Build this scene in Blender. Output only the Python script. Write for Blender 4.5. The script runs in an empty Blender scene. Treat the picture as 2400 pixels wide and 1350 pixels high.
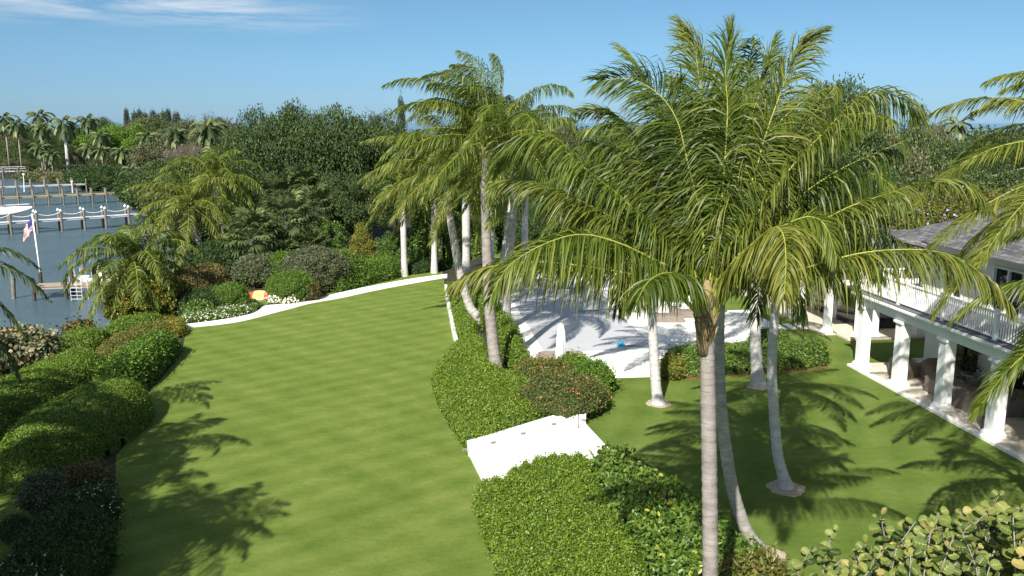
import bpy, math, random
import numpy as np
from mathutils import Vector, Matrix

# ------------------------------------------------------------------ camera, sky, sun
R = math.radians
CAMH, PITCH, FPX = 11.6, R(11.0), 2000.0
SUN_EL, SUN_AZ = R(40), R(200)            # the sun stands behind the camera, slightly left
S = bpy.context.scene
C = S.collection
cam = bpy.data.objects.new('camera', bpy.data.cameras.new('camera'))
C.objects.link(cam)
cam.location = (0, 0, CAMH)
cam.rotation_euler = (R(90) - PITCH, 0, 0)
cam.data.sensor_width = 36
cam.data.lens = 36 * FPX / 2400
cam.data.clip_start = 0.2
cam.data.clip_end = 20000
S.camera = cam
S.view_settings.view_transform = 'Standard'
S.view_settings.look = 'None'
S.view_settings.gamma = 1
S.view_settings.exposure = 1.0
S.cycles.max_bounces = 6
S.cycles.transparent_max_bounces = 6

W = bpy.data.worlds.new("World")
S.world = W
W.use_nodes = True
nt = W.node_tree
nt.nodes.clear()
out = nt.nodes.new('ShaderNodeOutputWorld')
bg = nt.nodes.new('ShaderNodeBackground')
sky = nt.nodes.new('ShaderNodeTexSky')
sky.sky_type = 'NISHITA'
sky.sun_disc = False
sky.sun_elevation = SUN_EL
sky.sun_rotation = SUN_AZ
sky.altitude = 0
sky.air_density = 1.0
sky.dust_density = 0.6
sky.ozone_density = 1.6
bg.inputs['Strength'].default_value = 0.088
# thin high cloud in the upper left of the sky
tc = nt.nodes.new('ShaderNodeTexCoord')
mp = nt.nodes.new('ShaderNodeMapping')
mp.inputs['Rotation'].default_value = (0, R(8), 0)
mp.inputs['Scale'].default_value = (2.2, 2.2, 26)
nz = nt.nodes.new('ShaderNodeTexNoise')
nz.inputs['Scale'].default_value = 2.4
nz.inputs['Detail'].default_value = 8
nz.inputs['Roughness'].default_value = 0.62
nz.inputs['Distortion'].default_value = 0.5
rp = nt.nodes.new('ShaderNodeValToRGB')
rp.color_ramp.elements[0].position = 0.44
rp.color_ramp.elements[1].position = 0.68
dt = nt.nodes.new('ShaderNodeVectorMath'); dt.operation = 'DOT_PRODUCT'
d = Vector((-0.46, 1, 0.165)).normalized()
dt.inputs[1].default_value = d
mr = nt.nodes.new('ShaderNodeMapRange')
mr.inputs['From Min'].default_value = 0.955
mr.inputs['From Max'].default_value = 1.0
mr.interpolation_type = 'SMOOTHSTEP'
sz = nt.nodes.new('ShaderNodeSeparateXYZ')
mz = nt.nodes.new('ShaderNodeMapRange')
mz.inputs['From Min'].default_value = 0.092
mz.inputs['From Max'].default_value = 0.112
mu = nt.nodes.new('ShaderNodeMath'); mu.operation = 'MULTIPLY'
mu2 = nt.nodes.new('ShaderNodeMath'); mu2.operation = 'MULTIPLY'
mx = nt.nodes.new('ShaderNodeMix'); mx.data_type = 'RGBA'
tint = nt.nodes.new('ShaderNodeMix'); tint.data_type = 'RGBA'; tint.blend_type = 'MULTIPLY'
tint.inputs['Factor'].default_value = 1
tint.inputs['B'].default_value = (0.97, 1.0, 1.03, 1)
L = nt.links.new
L(tc.outputs['Generated'], mp.inputs['Vector']); L(mp.outputs['Vector'], nz.inputs['Vector'])
L(nz.outputs['Fac'], rp.inputs['Fac']); L(tc.outputs['Generated'], dt.inputs[0])
L(dt.outputs['Value'], mr.inputs['Value']); L(tc.outputs['Generated'], sz.inputs[0])
L(sz.outputs['Z'], mz.inputs['Value'])
L(rp.outputs['Color'], mu.inputs[0]); L(mr.outputs['Result'], mu.inputs[1])
L(mu.outputs[0], mu2.inputs[0]); L(mz.outputs['Result'], mu2.inputs[1])
L(sky.outputs['Color'], tint.inputs['A'])
tr_ = nt.nodes.new('ShaderNodeValToRGB'); e_ = tr_.color_ramp.elements
e_[0].position = 0.0; e_[0].color = (0.38, 0.62, 1.06, 1)
e_[1].position = 0.55; e_[1].color = (1.25, 1.08, 0.90, 1)
for p_, c_ in ((0.016, (0.315, 0.515, 0.87)), (0.04, (0.285, 0.46, 0.745)), (0.09, (0.29, 0.45, 0.62)), (0.13, (0.30, 0.45, 0.575)), (0.22, (0.36, 0.50, 0.60))):
    q_ = e_.new(p_); q_.color = (*c_, 1)
L(sz.outputs['Z'], tr_.inputs['Fac']); L(tr_.outputs['Color'], tint.inputs['B'])
L(mu2.outputs[0], mx.inputs['Factor']); L(tint.outputs['Result'], mx.inputs['A'])
mx.inputs['B'].default_value = (3.9, 4.4, 5.0, 1)
L(mx.outputs['Result'], bg.inputs['Color']); L(bg.outputs[0], out.inputs[0])

sun = bpy.data.objects.new('sun', bpy.data.lights.new('sun', 'SUN'))
C.objects.link(sun)
sun.data.energy = 4.6
sun.data.angle = R(0.55)
sun.data.color = (1.0, 0.955, 0.87)
sdir = Vector((math.sin(SUN_AZ) * math.cos(SUN_EL), math.cos(SUN_AZ) * math.cos(SUN_EL), math.sin(SUN_EL)))
sun.rotation_euler = sdir.to_track_quat('Z', 'Y').to_euler()
sun.location = (0, -20, 60)

# ------------------------------------------------------------------ helpers
sp_, cp_ = math.sin(PITCH), math.cos(PITCH)
def ray(px, py):
    u = (px - 1200) / FPX; v = (py - 675) / FPX
    f = cp_ - v * sp_
    return u / f, -(sp_ + v * cp_) / f
def P(px, py, z=0.0):                       # point of the level z seen at a spot of the picture
    x, r = ray(px, py)
    Y = (z - CAMH) / r
    return np.array((x * Y, Y, z))
def A(px, py, Y):                           # point at distance Y
    x, r = ray(px, py)
    return np.array((x * Y, Y, CAMH + r * Y))
ZL, ZW = -0.9, -2.4                          # lower lawn, water

def tag(o, label=None, cat=None, group=None, kind=None):
    if label: o['label'] = label
    if cat: o['category'] = cat
    if group: o['group'] = group
    if kind: o['kind'] = kind
    return o
def empty(name, loc, label, cat, group=None, rz=0):
    o = bpy.data.objects.new(name, None)
    C.objects.link(o); o.location = Vector(loc); o.rotation_euler.z = rz
    o.empty_display_size = 0.3
    return tag(o, label, cat, group)

class MB:
    def __init__(s):
        s.V = []; s.F = []; s.R = []; s.M = []; s.n = 0
    def add(s, V, F, rnd=None, m=0):
        V = np.asarray(V, dtype=np.float64).reshape(-1, 3)
        F = np.asarray(F, dtype=np.int64)
        s.V.append(V); s.F.append(F + s.n)
        s.R.append(np.full(len(V), 0.5) if rnd is None else np.asarray(rnd, dtype=np.float64))
        s.M.append(np.full(len(F), m, dtype=np.int32)); s.n += len(V)
        return s
    def box(s, c, d, rz=0, m=0, taper=1.0):
        c = np.asarray(c, float); hx, hy, hz = [k / 2 for k in d]
        V = []
        for z, t in ((-hz, 1), (hz, taper)):
            for x, y in ((-hx, -hy), (hx, -hy), (hx, hy), (-hx, hy)):
                V.append((x * t, y * t, z))
        V = np.array(V); co, si = math.cos(rz), math.sin(rz)
        V = np.c_[V[:, 0] * co - V[:, 1] * si, V[:, 0] * si + V[:, 1] * co, V[:, 2]] + c
        return s.add(V, [(3, 2, 1, 0), (4, 5, 6, 7), (0, 1, 5, 4), (1, 2, 6, 5), (2, 3, 7, 6), (3, 0, 4, 7)], m=m)
    def tube(s, pts, rad, k=8, m=0, cap=True, rnd=None, sq=1.0):
        pts = np.asarray(pts, float); n = len(pts)
        rad = np.broadcast_to(np.asarray(rad, float), (n,))
        T = np.gradient(pts, axis=0); T /= np.linalg.norm(T, axis=1)[:, None] + 1e-9
        a = np.array((0, 0, 1.0)) if abs(T[0, 2]) < 0.9 else np.array((1.0, 0, 0))
        U = np.zeros_like(T)
        u = a - a.dot(T[0]) * T[0]; u /= np.linalg.norm(u)
        for i in range(n):
            u = u - u.dot(T[i]) * T[i]; u /= np.linalg.norm(u) + 1e-9; U[i] = u
        Bn = np.cross(T, U)
        an = np.arange(k) / k * 2 * math.pi
        V = pts[:, None] + rad[:, None, None] * (np.cos(an)[None, :, None] * U[:, None] * sq + np.sin(an)[None, :, None] * Bn[:, None])
        i, j = np.meshgrid(np.arange(n - 1), np.arange(k), indexing='ij')
        j2 = (j + 1) % k
        F = np.stack([i * k + j, i * k + j2, (i + 1) * k + j2, (i + 1) * k + j], -1).reshape(-1, 4)
        s.add(V.reshape(-1, 3), F, rnd=None if rnd is None else np.repeat(rnd, k), m=m)
        if cap:
            nb = s.n - n * k
            for b, rev in ((0, True), (n - 1, False)):
                idx = np.arange(k) + b * k + nb
                c0 = s.n
                s.V.append(pts[b][None]); s.R.append(np.array([0.5])); s.n += 1
                nx = np.roll(idx, -1)
                tri = np.stack([nx, idx, np.full(k, c0)] if rev else [idx, nx, np.full(k, c0)], -1)
                s.F.append(tri); s.M.append(np.full(k, m, dtype=np.int32))
        return s
    def lathe(s, prof, c=(0, 0, 0), k=16, m=0):
        prof = np.asarray(prof, float); n = len(prof)
        an = np.arange(k) / k * 2 * math.pi
        V = np.stack([prof[:, 0][:, None] * np.cos(an), prof[:, 0][:, None] * np.sin(an), np.repeat(prof[:, 1][:, None], k, 1)], -1)
        i, j = np.meshgrid(np.arange(n - 1), np.arange(k), indexing='ij'); j2 = (j + 1) % k
        F = np.stack([i * k + j, i * k + j2, (i + 1) * k + j2, (i + 1) * k + j], -1).reshape(-1, 4)
        return s.add(V.reshape(-1, 3) + np.asarray(c, float), F, m=m)
    def build(s, name, mats, parent=None, smooth=False, origin=None):
        V = np.concatenate(s.V) if s.V else np.zeros((0, 3))
        if origin is None:
            if parent is not None: V = V - np.array(parent.location) if parent.rotation_euler.z == 0 else V
        else: V = V - np.asarray(origin)
        me = bpy.data.meshes.new(name)
        me.vertices.add(len(V)); me.vertices.foreach_set('co', V.astype(np.float32).ravel())
        loops = np.concatenate([f.ravel() for f in s.F])
        cnt = np.concatenate([np.full(len(f), f.shape[1]) for f in s.F])
        me.loops.add(len(loops)); me.loops.foreach_set('vertex_index', loops.astype(np.int32))
        me.polygons.add(len(cnt))
        me.polygons.foreach_set('loop_start', np.r_[0, np.cumsum(cnt)[:-1]].astype(np.int32))
        me.polygons.foreach_set('loop_total', cnt.astype(np.int32))
        me.polygons.foreach_set('material_index', np.concatenate(s.M))
        me.update(calc_edges=True)
        me.validate()
        me.polygons.foreach_set('use_smooth', np.full(len(me.polygons), bool(smooth)))
        at = me.attributes.new('rnd', 'FLOAT', 'POINT')
        at.data.foreach_set('value', np.concatenate(s.R).astype(np.float32))
        for q in (mats if isinstance(mats, (list, tuple)) else [mats]): me.materials.append(q)
        o = bpy.data.objects.new(name, me); C.objects.link(o)
        if parent is not None: o.parent = parent
        elif origin is not None: o.location = Vector(origin)
        return o

def cr(pts, n):                             # Catmull-Rom resampled to n points, even by length
    p = np.asarray(pts, float)
    p = np.vstack([2 * p[0] - p[1], p, 2 * p[-1] - p[-2]])
    o = []
    for i in range(1, len(p) - 2):
        for t in np.linspace(0, 1, 16, endpoint=False):
            o.append(0.5 * (2 * p[i] + (p[i + 1] - p[i - 1]) * t + (2 * p[i - 1] - 5 * p[i] + 4 * p[i + 1] - p[i + 2]) * t * t + (3 * p[i] - p[i - 1] - 3 * p[i + 1] + p[i + 2]) * t ** 3))
    o.append(p[-2]); o = np.array(o)
    s = np.r_[0, np.cumsum(np.linalg.norm(np.diff(o, axis=0), axis=1))]
    q = np.linspace(0, s[-1], n)
    return np.stack([np.interp(q, s, o[:, k]) for k in range(p.shape[1])], -1)

def sdf(px, py, poly):                      # >0 inside
    poly = np.asarray(poly, float)[:, :2]
    d = np.full(px.shape, 1e9); ins = np.zeros(px.shape, bool)
    n = len(poly)
    for i in range(n):
        a, b = poly[i], poly[(i + 1) % n]
        e = b - a; wx, wy = px - a[0], py - a[1]
        t = np.clip((wx * e[0] + wy * e[1]) / (e @ e + 1e-12), 0, 1)
        d = np.minimum(d, np.hypot(wx - e[0] * t, wy - e[1] * t))
        c = ((a[1] <= py) & (b[1] > py)) | ((b[1] <= py) & (a[1] > py))
        xx = a[0] + (py - a[1]) / (e[1] if abs(e[1]) > 1e-9 else 1e-9) * e[0]
        ins ^= c & (px < xx)
    return np.where(ins, d, -d)

def lump(x, y, z, scale, seed, n=7):        # soft bumpy noise, about -1..1
    r = np.random.default_rng(seed); o = np.zeros(np.shape(x))
    for _ in range(n):
        k = r.normal(size=3); k /= np.linalg.norm(k); f = r.uniform(0.6, 1.7) * 2 * math.pi / scale
        o = o + np.sin((k[0] * x + k[1] * y + k[2] * z) * f + r.uniform(0, 6.28))
    return o / n * 1.6

# ------------------------------------------------------------------ materials
def nodes(name):
    m = bpy.data.materials.new(name); m.use_nodes = True
    t = m.node_tree
    return m, t, t.nodes['Principled BSDF'], t.nodes['Material Output']
def N(t, k, **kw):
    n = t.nodes.new('ShaderNode' + k)
    for a, b in kw.items():
        if a.startswith('i_'): n.inputs[a[2:].replace('_', ' ')].default_value = b
        else: setattr(n, a, b)
    return n
def col(c): return (c[0], c[1], c[2], 1)
def ramp(t, stops):
    n = N(t, 'ValToRGB'); e = n.color_ramp.elements
    e[0].position, e[0].color = stops[0][0], col(stops[0][1])
    e[1].position, e[1].color = stops[-1][0], col(stops[-1][1])
    for p, c in stops[1:-1]:
        q = e.new(p); q.color = col(c)
    return n
def leafmat(name, stops, rough=0.45, spec=0.35, trans=0.3, var=0.25, vscale=1.2):
    m, t, b, o = nodes(name)
    a = N(t, 'Attribute', attribute_name='rnd')
    rp = ramp(t, stops if isinstance(stops[0][0], float) or stops[0][0] in (0, 1) else [(i / (len(stops) - 1), c) for i, c in enumerate(stops)])
    g = N(t, 'NewGeometry'); nz = N(t, 'TexNoise', i_Scale=vscale, i_Detail=2.0)
    t.links.new(g.outputs['Position'], nz.inputs['Vector'])
    ad = N(t, 'Math', operation='MULTIPLY_ADD'); ad.inputs[1].default_value = var * 2; 
    sb = N(t, 'Math', operation='SUBTRACT'); sb.inputs[1].default_value = var
    t.links.new(nz.outputs['Fac'], ad.inputs[0]); t.links.new(a.outputs['Fac'], ad.inputs[2])
    t.links.new(ad.outputs[0], sb.inputs[0]); t.links.new(sb.outputs[0], rp.inputs['Fac'])
    t.links.new(rp.outputs['Color'], b.inputs['Base Color'])
    b.inputs['Roughness'].default_value = rough
    b.inputs['Specular IOR Level'].default_value = spec
    if trans > 0:
        tr = N(t, 'BsdfTranslucent'); hs = N(t, 'HueSaturation', i_Saturation=1.1, i_Value=1.3)
        t.links.new(rp.outputs['Color'], hs.inputs['Color']); t.links.new(hs.outputs['Color'], tr.inputs['Color'])
        mixs = N(t, 'MixShader', i_Fac=trans)
        t.links.new(b.outputs[0], mixs.inputs[1]); t.links.new(tr.outputs[0], mixs.inputs[2])
        t.links.new(mixs.outputs[0], o.inputs['Surface'])
    return m
def plain(name, c, rough=0.6, spec=0.3, var=0.12, scale=3.0, bump=0.0, bscale=30.0, metal=0.0, c2=None, stretch=(1, 1, 1)):
    m, t, b, o = nodes(name)
    tc = N(t, 'TexCoord'); mp = N(t, 'Mapping'); mp.inputs['Scale'].default_value = stretch
    nz = N(t, 'TexNoise', i_Scale=scale, i_Detail=6.0, i_Roughness=0.6)
    lo = c2 if c2 else tuple(k * (1 - var) for k in c); hi = c if c2 else tuple(min(1, k * (1 + var)) for k in c)
    rp = ramp(t, [(0.3, lo), (0.7, hi)])
    t.links.new(tc.outputs['Object'], mp.inputs[0]); t.links.new(mp.outputs[0], nz.inputs['Vector'])
    t.links.new(nz.outputs['Fac'], rp.inputs['Fac']); t.links.new(rp.outputs['Color'], b.inputs['Base Color'])
    b.inputs['Roughness'].default_value = rough; b.inputs['Specular IOR Level'].default_value = spec
    b.inputs['Metallic'].default_value = metal
    if bump:
        n2 = N(t, 'TexNoise', i_Scale=bscale, i_Detail=5.0); bp = N(t, 'Bump', i_Strength=bump, i_Distance=0.02)
        t.links.new(mp.outputs[0], n2.inputs['Vector']); t.links.new(n2.outputs['Fac'], bp.inputs['Height'])
        t.links.new(bp.outputs[0], b.inputs['Normal'])
    return m

def grassmat(name, ang, c1, c2, c3, period, origin=(0, 0)):
    m, t, b, o = nodes(name)
    g = N(t, 'NewGeometry'); 
    def nz(scale, det, st=(1, 1, 1), rz=0, ro=0.6):
        mp = N(t, 'Mapping'); mp.inputs['Scale'].default_value = st; mp.inputs['Rotation'].default_value = (0, 0, rz)
        n = N(t, 'TexNoise', i_Scale=scale, i_Detail=det, i_Roughness=ro)
        t.links.new(g.outputs['Position'], mp.inputs[0]); t.links.new(mp.outputs[0], n.inputs['Vector']); return n
    def stripe(a, per):
        mp = N(t, 'Mapping'); mp.inputs['Rotation'].default_value = (0, 0, a)
        w = N(t, 'TexWave', i_Scale=0.314 * 2 / per / 2, i_Distortion=0.35, i_Detail=2.0); w.inputs['Detail Scale'].default_value = 0.6
        w.bands_direction = 'X'; w.wave_profile = 'SIN'
        t.links.new(g.outputs['Position'], mp.inputs[0]); t.links.new(mp.outputs[0], w.inputs['Vector']); return w
    def madd(a, k, prev):
        n = N(t, 'Math', operation='MULTIPLY_ADD'); n.inputs[1].default_value = k
        t.links.new(a, n.inputs[0])
        if prev is None: n.inputs[2].default_value = 0
        else: t.links.new(prev, n.inputs[2])
        return n.outputs[0]
    s1 = stripe(ang, period); s2 = stripe(ang + R(78), period * 1.6)
    n1 = nz(0.5, 7, ro=.7); n2 = nz(2.2, 6, (1, 2.0, 1), ang + R(90), .7); n3 = nz(24, 6, ro=0.85)
    v = madd(s1.outputs['Fac'], 0.055, None); v = madd(s2.outputs['Fac'], 0.04, v)
    v = madd(n1.outputs['Fac'], 0.30, v); v = madd(n2.outputs['Fac'], 0.24, v); v = madd(n3.outputs['Fac'], 0.50, v)
    rp = ramp(t, [(0.44, c1), (0.585, c2), (0.735, c3)])
    t.links.new(v, rp.inputs['Fac'])
    vo = N(t, 'TexVoronoi', i_Scale=1.1); vo.feature = 'F1'
    rv = ramp(t, [(0.0, (1, 1, 1)), (0.045, (0, 0, 0))]); t.links.new(g.outputs['Position'], vo.inputs['Vector'])
    t.links.new(vo.outputs['Distance'], rv.inputs['Fac'])
    ml = N(t, 'Math', operation='MULTIPLY'); ml.inputs[1].default_value = 0.5; t.links.new(rv.outputs['Color'], ml.inputs[0])
    mx = N(t, 'Mix', data_type='RGBA'); mx.inputs['B'].default_value = (0.33, 0.31, 0.12, 1)
    t.links.new(ml.outputs[0], mx.inputs['Factor']); t.links.new(rp.outputs['Color'], mx.inputs['A'])
    t.links.new(mx.outputs['Result'], b.inputs['Base Color'])
    b.inputs['Roughness'].default_value = 0.9; b.inputs['Specular IOR Level'].default_value = 0.1
    n4 = nz(55, 4, ro=0.8); bp = N(t, 'Bump', i_Strength=0.9, i_Distance=0.03)
    t.links.new(n4.outputs['Fac'], bp.inputs['Height']); t.links.new(bp.outputs[0], b.inputs['Normal'])
    return m

def trunkmat(name, c1, c2, ring=9.0, dark=(0.07, 0.06, 0.05), amt=0.5):
    m, t, b, o = nodes(name)
    tc = N(t, 'TexCoord'); w = N(t, 'TexWave', i_Scale=ring, i_Distortion=2.2, i_Detail=3.0); w.bands_direction = 'Z'; w.wave_profile = 'SAW'
    w.inputs['Detail Scale'].default_value = 1.5
    t.links.new(tc.outputs['Object'], w.inputs['Vector'])
    n1 = N(t, 'TexNoise', i_Scale=1.6, i_Detail=7.0, i_Roughness=0.7); mp = N(t, 'Mapping'); mp.inputs['Scale'].default_value = (1.5, 1.5, 2.5)
    t.links.new(tc.outputs['Object'], mp.inputs[0]); t.links.new(mp.outputs[0], n1.inputs['Vector'])
    r1 = ramp(t, [(0.32, c1), (0.68, c2)]); t.links.new(n1.outputs['Fac'], r1.inputs['Fac'])
    r2 = ramp(t, [(0.0, (1, 1, 1)), (0.14, (0, 0, 0))]); t.links.new(w.outputs['Fac'], r2.inputs['Fac'])
    n3 = N(t, 'TexNoise', i_Scale=2.6, i_Detail=5.0); t.links.new(mp.outputs[0], n3.inputs['Vector'])
    r3 = ramp(t, [(0.38, (0.15, 0.15, 0.15)), (0.62, (1, 1, 1))]); t.links.new(n3.outputs['Fac'], r3.inputs['Fac'])
    mu = N(t, 'Math', operation='MULTIPLY'); t.links.new(r2.outputs['Color'], mu.inputs[0]); t.links.new(r3.outputs['Color'], mu.inputs[1])
    mu3 = N(t, 'Math', operation='MULTIPLY'); mu3.inputs[1].default_value = amt; t.links.new(mu.outputs[0], mu3.inputs[0])
    mx = N(t, 'Mix', data_type='RGBA'); mx.inputs['B'].default_value = col(dark)
    t.links.new(mu3.outputs[0], mx.inputs['Factor']); t.links.new(r1.outputs['Color'], mx.inputs['A'])
    t.links.new(mx.outputs['Result'], b.inputs['Base Color']); b.inputs['Roughness'].default_value = 0.85
    b.inputs['Specular IOR Level'].default_value = 0.15
    bp = N(t, 'Bump', i_Strength=0.6, i_Distance=0.02); n4 = N(t, 'TexNoise', i_Scale=30.0, i_Detail=4.0); mp2 = N(t, 'Mapping'); mp2.inputs['Scale'].default_value = (1, 1, 3)
    t.links.new(tc.outputs['Object'], mp2.inputs[0]); t.links.new(mp2.outputs[0], n4.inputs['Vector'])
    ad = N(t, 'Math', operation='ADD'); t.links.new(n4.outputs['Fac'], ad.inputs[0]); t.links.new(w.outputs['Fac'], ad.inputs[1])
    t.links.new(ad.outputs[0], bp.inputs['Height']); t.links.new(bp.outputs[0], b.inputs['Normal'])
    return m

M = {}
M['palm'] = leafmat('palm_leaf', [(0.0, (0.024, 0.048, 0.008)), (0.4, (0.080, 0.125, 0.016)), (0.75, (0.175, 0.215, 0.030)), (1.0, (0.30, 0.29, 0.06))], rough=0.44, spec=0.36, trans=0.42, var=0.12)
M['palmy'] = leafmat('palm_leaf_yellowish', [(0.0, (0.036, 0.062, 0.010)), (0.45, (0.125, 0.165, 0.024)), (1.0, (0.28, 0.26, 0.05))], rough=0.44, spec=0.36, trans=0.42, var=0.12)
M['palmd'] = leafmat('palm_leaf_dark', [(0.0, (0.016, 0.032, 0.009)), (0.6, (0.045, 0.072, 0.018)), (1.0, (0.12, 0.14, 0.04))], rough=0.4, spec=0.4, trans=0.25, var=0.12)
M['sabal'] = leafmat('fan_palm_leaf', [(0.0, (0.030, 0.052, 0.017)), (0.6, (0.10, 0.14, 0.05)), (1.0, (0.21, 0.235, 0.09))], rough=0.45, spec=0.35, trans=0.25)
M['rachis'] = plain('palm_rachis', (0.27, 0.285, 0.055), rough=0.45, var=0.25, scale=6)
M['rachisd'] = plain('palm_rachis_green', (0.20, 0.24, 0.05), rough=0.5, var=0.25, scale=6)
M['boot'] = plain('palm_fibre', (0.30, 0.22, 0.11), c2=(0.09, 0.065, 0.035), rough=0.9, scale=9, bump=0.6)
M['shaft'] = plain('palm_crownshaft', (0.10, 0.17, 0.045), rough=0.5, scale=4)
M['trunk'] = trunkmat('coconut_trunk', (0.19, 0.165, 0.15), (0.37, 0.335, 0.31), ring=2.6, amt=.9)
M['trunkw'] = trunkmat('pale_palm_trunk', (0.36, 0.345, 0.33), (0.60, 0.58, 0.555), ring=2.2, amt=0.45)
M['trunkl'] = trunkmat('lichen_palm_trunk', (0.25, 0.23, 0.21), (0.50, 0.47, 0.44), ring=2.4, amt=0.75)
M['bark'] = plain('bark', (0.17, 0.145, 0.12), c2=(0.07, 0.058, 0.045), rough=0.9, scale=5, bump=0.5, stretch=(3, 3, 0.6))
M['barkg'] = plain('grey_bark', (0.34, 0.31, 0.27), c2=(0.17, 0.15, 0.13), rough=0.9, scale=5, bump=0.4, stretch=(3, 3, 0.6))
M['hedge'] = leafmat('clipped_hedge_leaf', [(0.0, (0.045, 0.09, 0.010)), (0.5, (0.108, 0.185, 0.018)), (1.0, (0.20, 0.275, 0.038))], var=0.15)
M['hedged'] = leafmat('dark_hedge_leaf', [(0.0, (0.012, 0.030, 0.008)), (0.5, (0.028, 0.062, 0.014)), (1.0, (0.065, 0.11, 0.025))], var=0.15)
M['leafy'] = leafmat('bright_bush_leaf', [(0.0, (0.032, 0.075, 0.009)), (0.5, (0.080, 0.165, 0.016)), (1.0, (0.175, 0.265, 0.034))], var=0.15)
M['cover'] = leafmat('ground_cover_leaf', [(0.0, (0.048, 0.095, 0.010)), (0.5, (0.115, 0.195, 0.016)), (1.0, (0.23, 0.30, 0.038))], rough=0.42, spec=0.4, var=0.15)
M['gloss'] = leafmat('glossy_leaf', [(0.0, (0.028, 0.065, 0.012)), (0.5, (0.080, 0.150, 0.020)), (0.93, (0.14, 0.215, 0.035)), (1.0, (0.35, 0.33, 0.04))], rough=0.40, spec=0.38, trans=0.25, var=0.1)
M['olive'] = leafmat('olive_leaf', [(0.0, (0.045, 0.065, 0.014)), (0.5, (0.12, 0.14, 0.025)), (1.0, (0.24, 0.19, 0.05))], var=0.2)
M['yellow'] = leafmat('yellow_green_leaf', [(0.0, (0.07, 0.095, 0.012)), (0.5, (0.17, 0.18, 0.02)), (1.0, (0.31, 0.25, 0.04))], var=0.2)
M['bronze'] = leafmat('bronze_leaf', [(0.0, (0.035, 0.045, 0.014)), (0.5, (0.10, 0.095, 0.028)), (1.0, (0.27, 0.17, 0.055))], var=0.25)
M['pinkbush'] = leafmat('mixed_bush_leaf', [(0.0, (0.035, 0.055, 0.014)), (0.5, (0.085, 0.12, 0.026)), (0.85, (0.16, 0.17, 0.045)), (1.0, (0.26, 0.13, 0.06))], var=0.2)
M['grape'] = leafmat('sea_grape_leaf', [(0.0, (0.030, 0.062, 0.014)), (0.45, (0.105, 0.155, 0.030)), (0.85, (0.20, 0.23, 0.055)), (1.0, (0.33, 0.28, 0.09))], rough=0.6, spec=0.25, trans=0.3, var=0.1)
M['grapeg'] = leafmat('greyish_sea_grape_leaf', [(0.0, (0.08, 0.10, 0.045)), (0.5, (0.19, 0.20, 0.10)), (0.9, (0.32, 0.29, 0.17)), (1.0, (0.45, 0.16, 0.06))], rough=0.5, trans=0.2, var=0.1)
M['vein'] = plain('sea_grape_vein', (0.40, 0.33, 0.12), rough=0.5)
M['grey'] = leafmat('grey_green_leaf', [(0.0, (0.03, 0.045, 0.022)), (0.5, (0.085, 0.105, 0.05)), (1.0, (0.21, 0.22, 0.12))], var=0.2)
M['dtree'] = leafmat('dark_tree_leaf', [(0.0, (0.016, 0.034, 0.009)), (0.5, (0.046, 0.082, 0.018)), (1.0, (0.105, 0.150, 0.034))], rough=0.55, trans=0.2, var=0.2, vscale=0.4)
M['mtree'] = leafmat('mid_tree_leaf', [(0.0, (0.022, 0.042, 0.012)), (0.5, (0.060, 0.095, 0.024)), (1.0, (0.13, 0.165, 0.045))], trans=0.2, var=0.2, vscale=0.3)
M['btree'] = leafmat('bright_tree_leaf', [(0.0, (0.04, 0.09, 0.008)), (0.5, (0.10, 0.19, 0.015)), (1.0, (0.19, 0.29, 0.03))], trans=0.25, var=0.2, vscale=0.3)
M['otree'] = leafmat('olive_tree_leaf', [(0.0, (0.045, 0.055, 0.022)), (0.5, (0.105, 0.115, 0.045)), (1.0, (0.20, 0.19, 0.085))], trans=0.2, var=0.2, vscale=0.3)
M['gtree'] = leafmat('dry_tree_leaf', [(0.0, (0.07, 0.06, 0.045)), (0.5, (0.15, 0.125, 0.09)), (1.0, (0.27, 0.23, 0.18))], trans=0.15, var=0.2, vscale=0.3)
M['ptree'] = leafmat('blue_green_needle', [(0.0, (0.018, 0.032, 0.018)), (0.5, (0.045, 0.065, 0.036)), (1.0, (0.085, 0.11, 0.06))], trans=0.1, var=0.2, vscale=0.3)
M['core'] = plain('shrub_shade_core', (0.034, 0.050, 0.016), rough=0.95, spec=0.05, var=0.4, scale=8)  # solid dark core, the shade between leaves put into its colour
M['floorg'] = plain('grey_balcony_floor', (0.13, 0.13, 0.14), rough=0.7)
M['white'] = plain('white_paint', (0.80, 0.80, 0.79), rough=0.45, var=0.03, scale=1.5)
M['flowerw'] = plain('white_petal', (0.80, 0.79, 0.66), rough=0.6)
M['flowerp'] = plain('pink_petal', (0.66, 0.16, 0.13), rough=0.6, var=0.3)
M['flowerv'] = plain('violet_petal', (0.30, 0.24, 0.42), rough=0.6)
M['mulch'] = plain('red_mulch', (0.24, 0.085, 0.05), c2=(0.13, 0.05, 0.03), rough=0.95, scale=25, bump=0.8)
M['soil'] = plain('soil', (0.040, 0.036, 0.022), c2=(0.018, 0.018, 0.010), rough=0.95, scale=3, bump=0.6)
M['shell'] = plain('shell_mulch', (0.50, 0.43, 0.33), c2=(0.24, 0.19, 0.14), rough=0.95, scale=16, bump=0.9)
M['sand'] = plain('sand', (0.52, 0.45, 0.35), rough=0.95, scale=0.5, bump=0.3)
M['rock'] = plain('shore_rock', (0.30, 0.26, 0.20), c2=(0.09, 0.08, 0.06), rough=0.9, scale=1.5, bump=0.7)
M['taupe'] = plain('taupe_furniture_cover', (0.20, 0.165, 0.14), rough=0.85, var=0.12, scale=2.5, bump=0.4, bscale=5)
M['cream'] = plain('cream_paint', (0.74, 0.72, 0.66), rough=0.6, var=0.04)
M['woodbr'] = plain('brown_wood_frame', (0.10, 0.055, 0.03), rough=0.5, scale=6)
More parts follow.
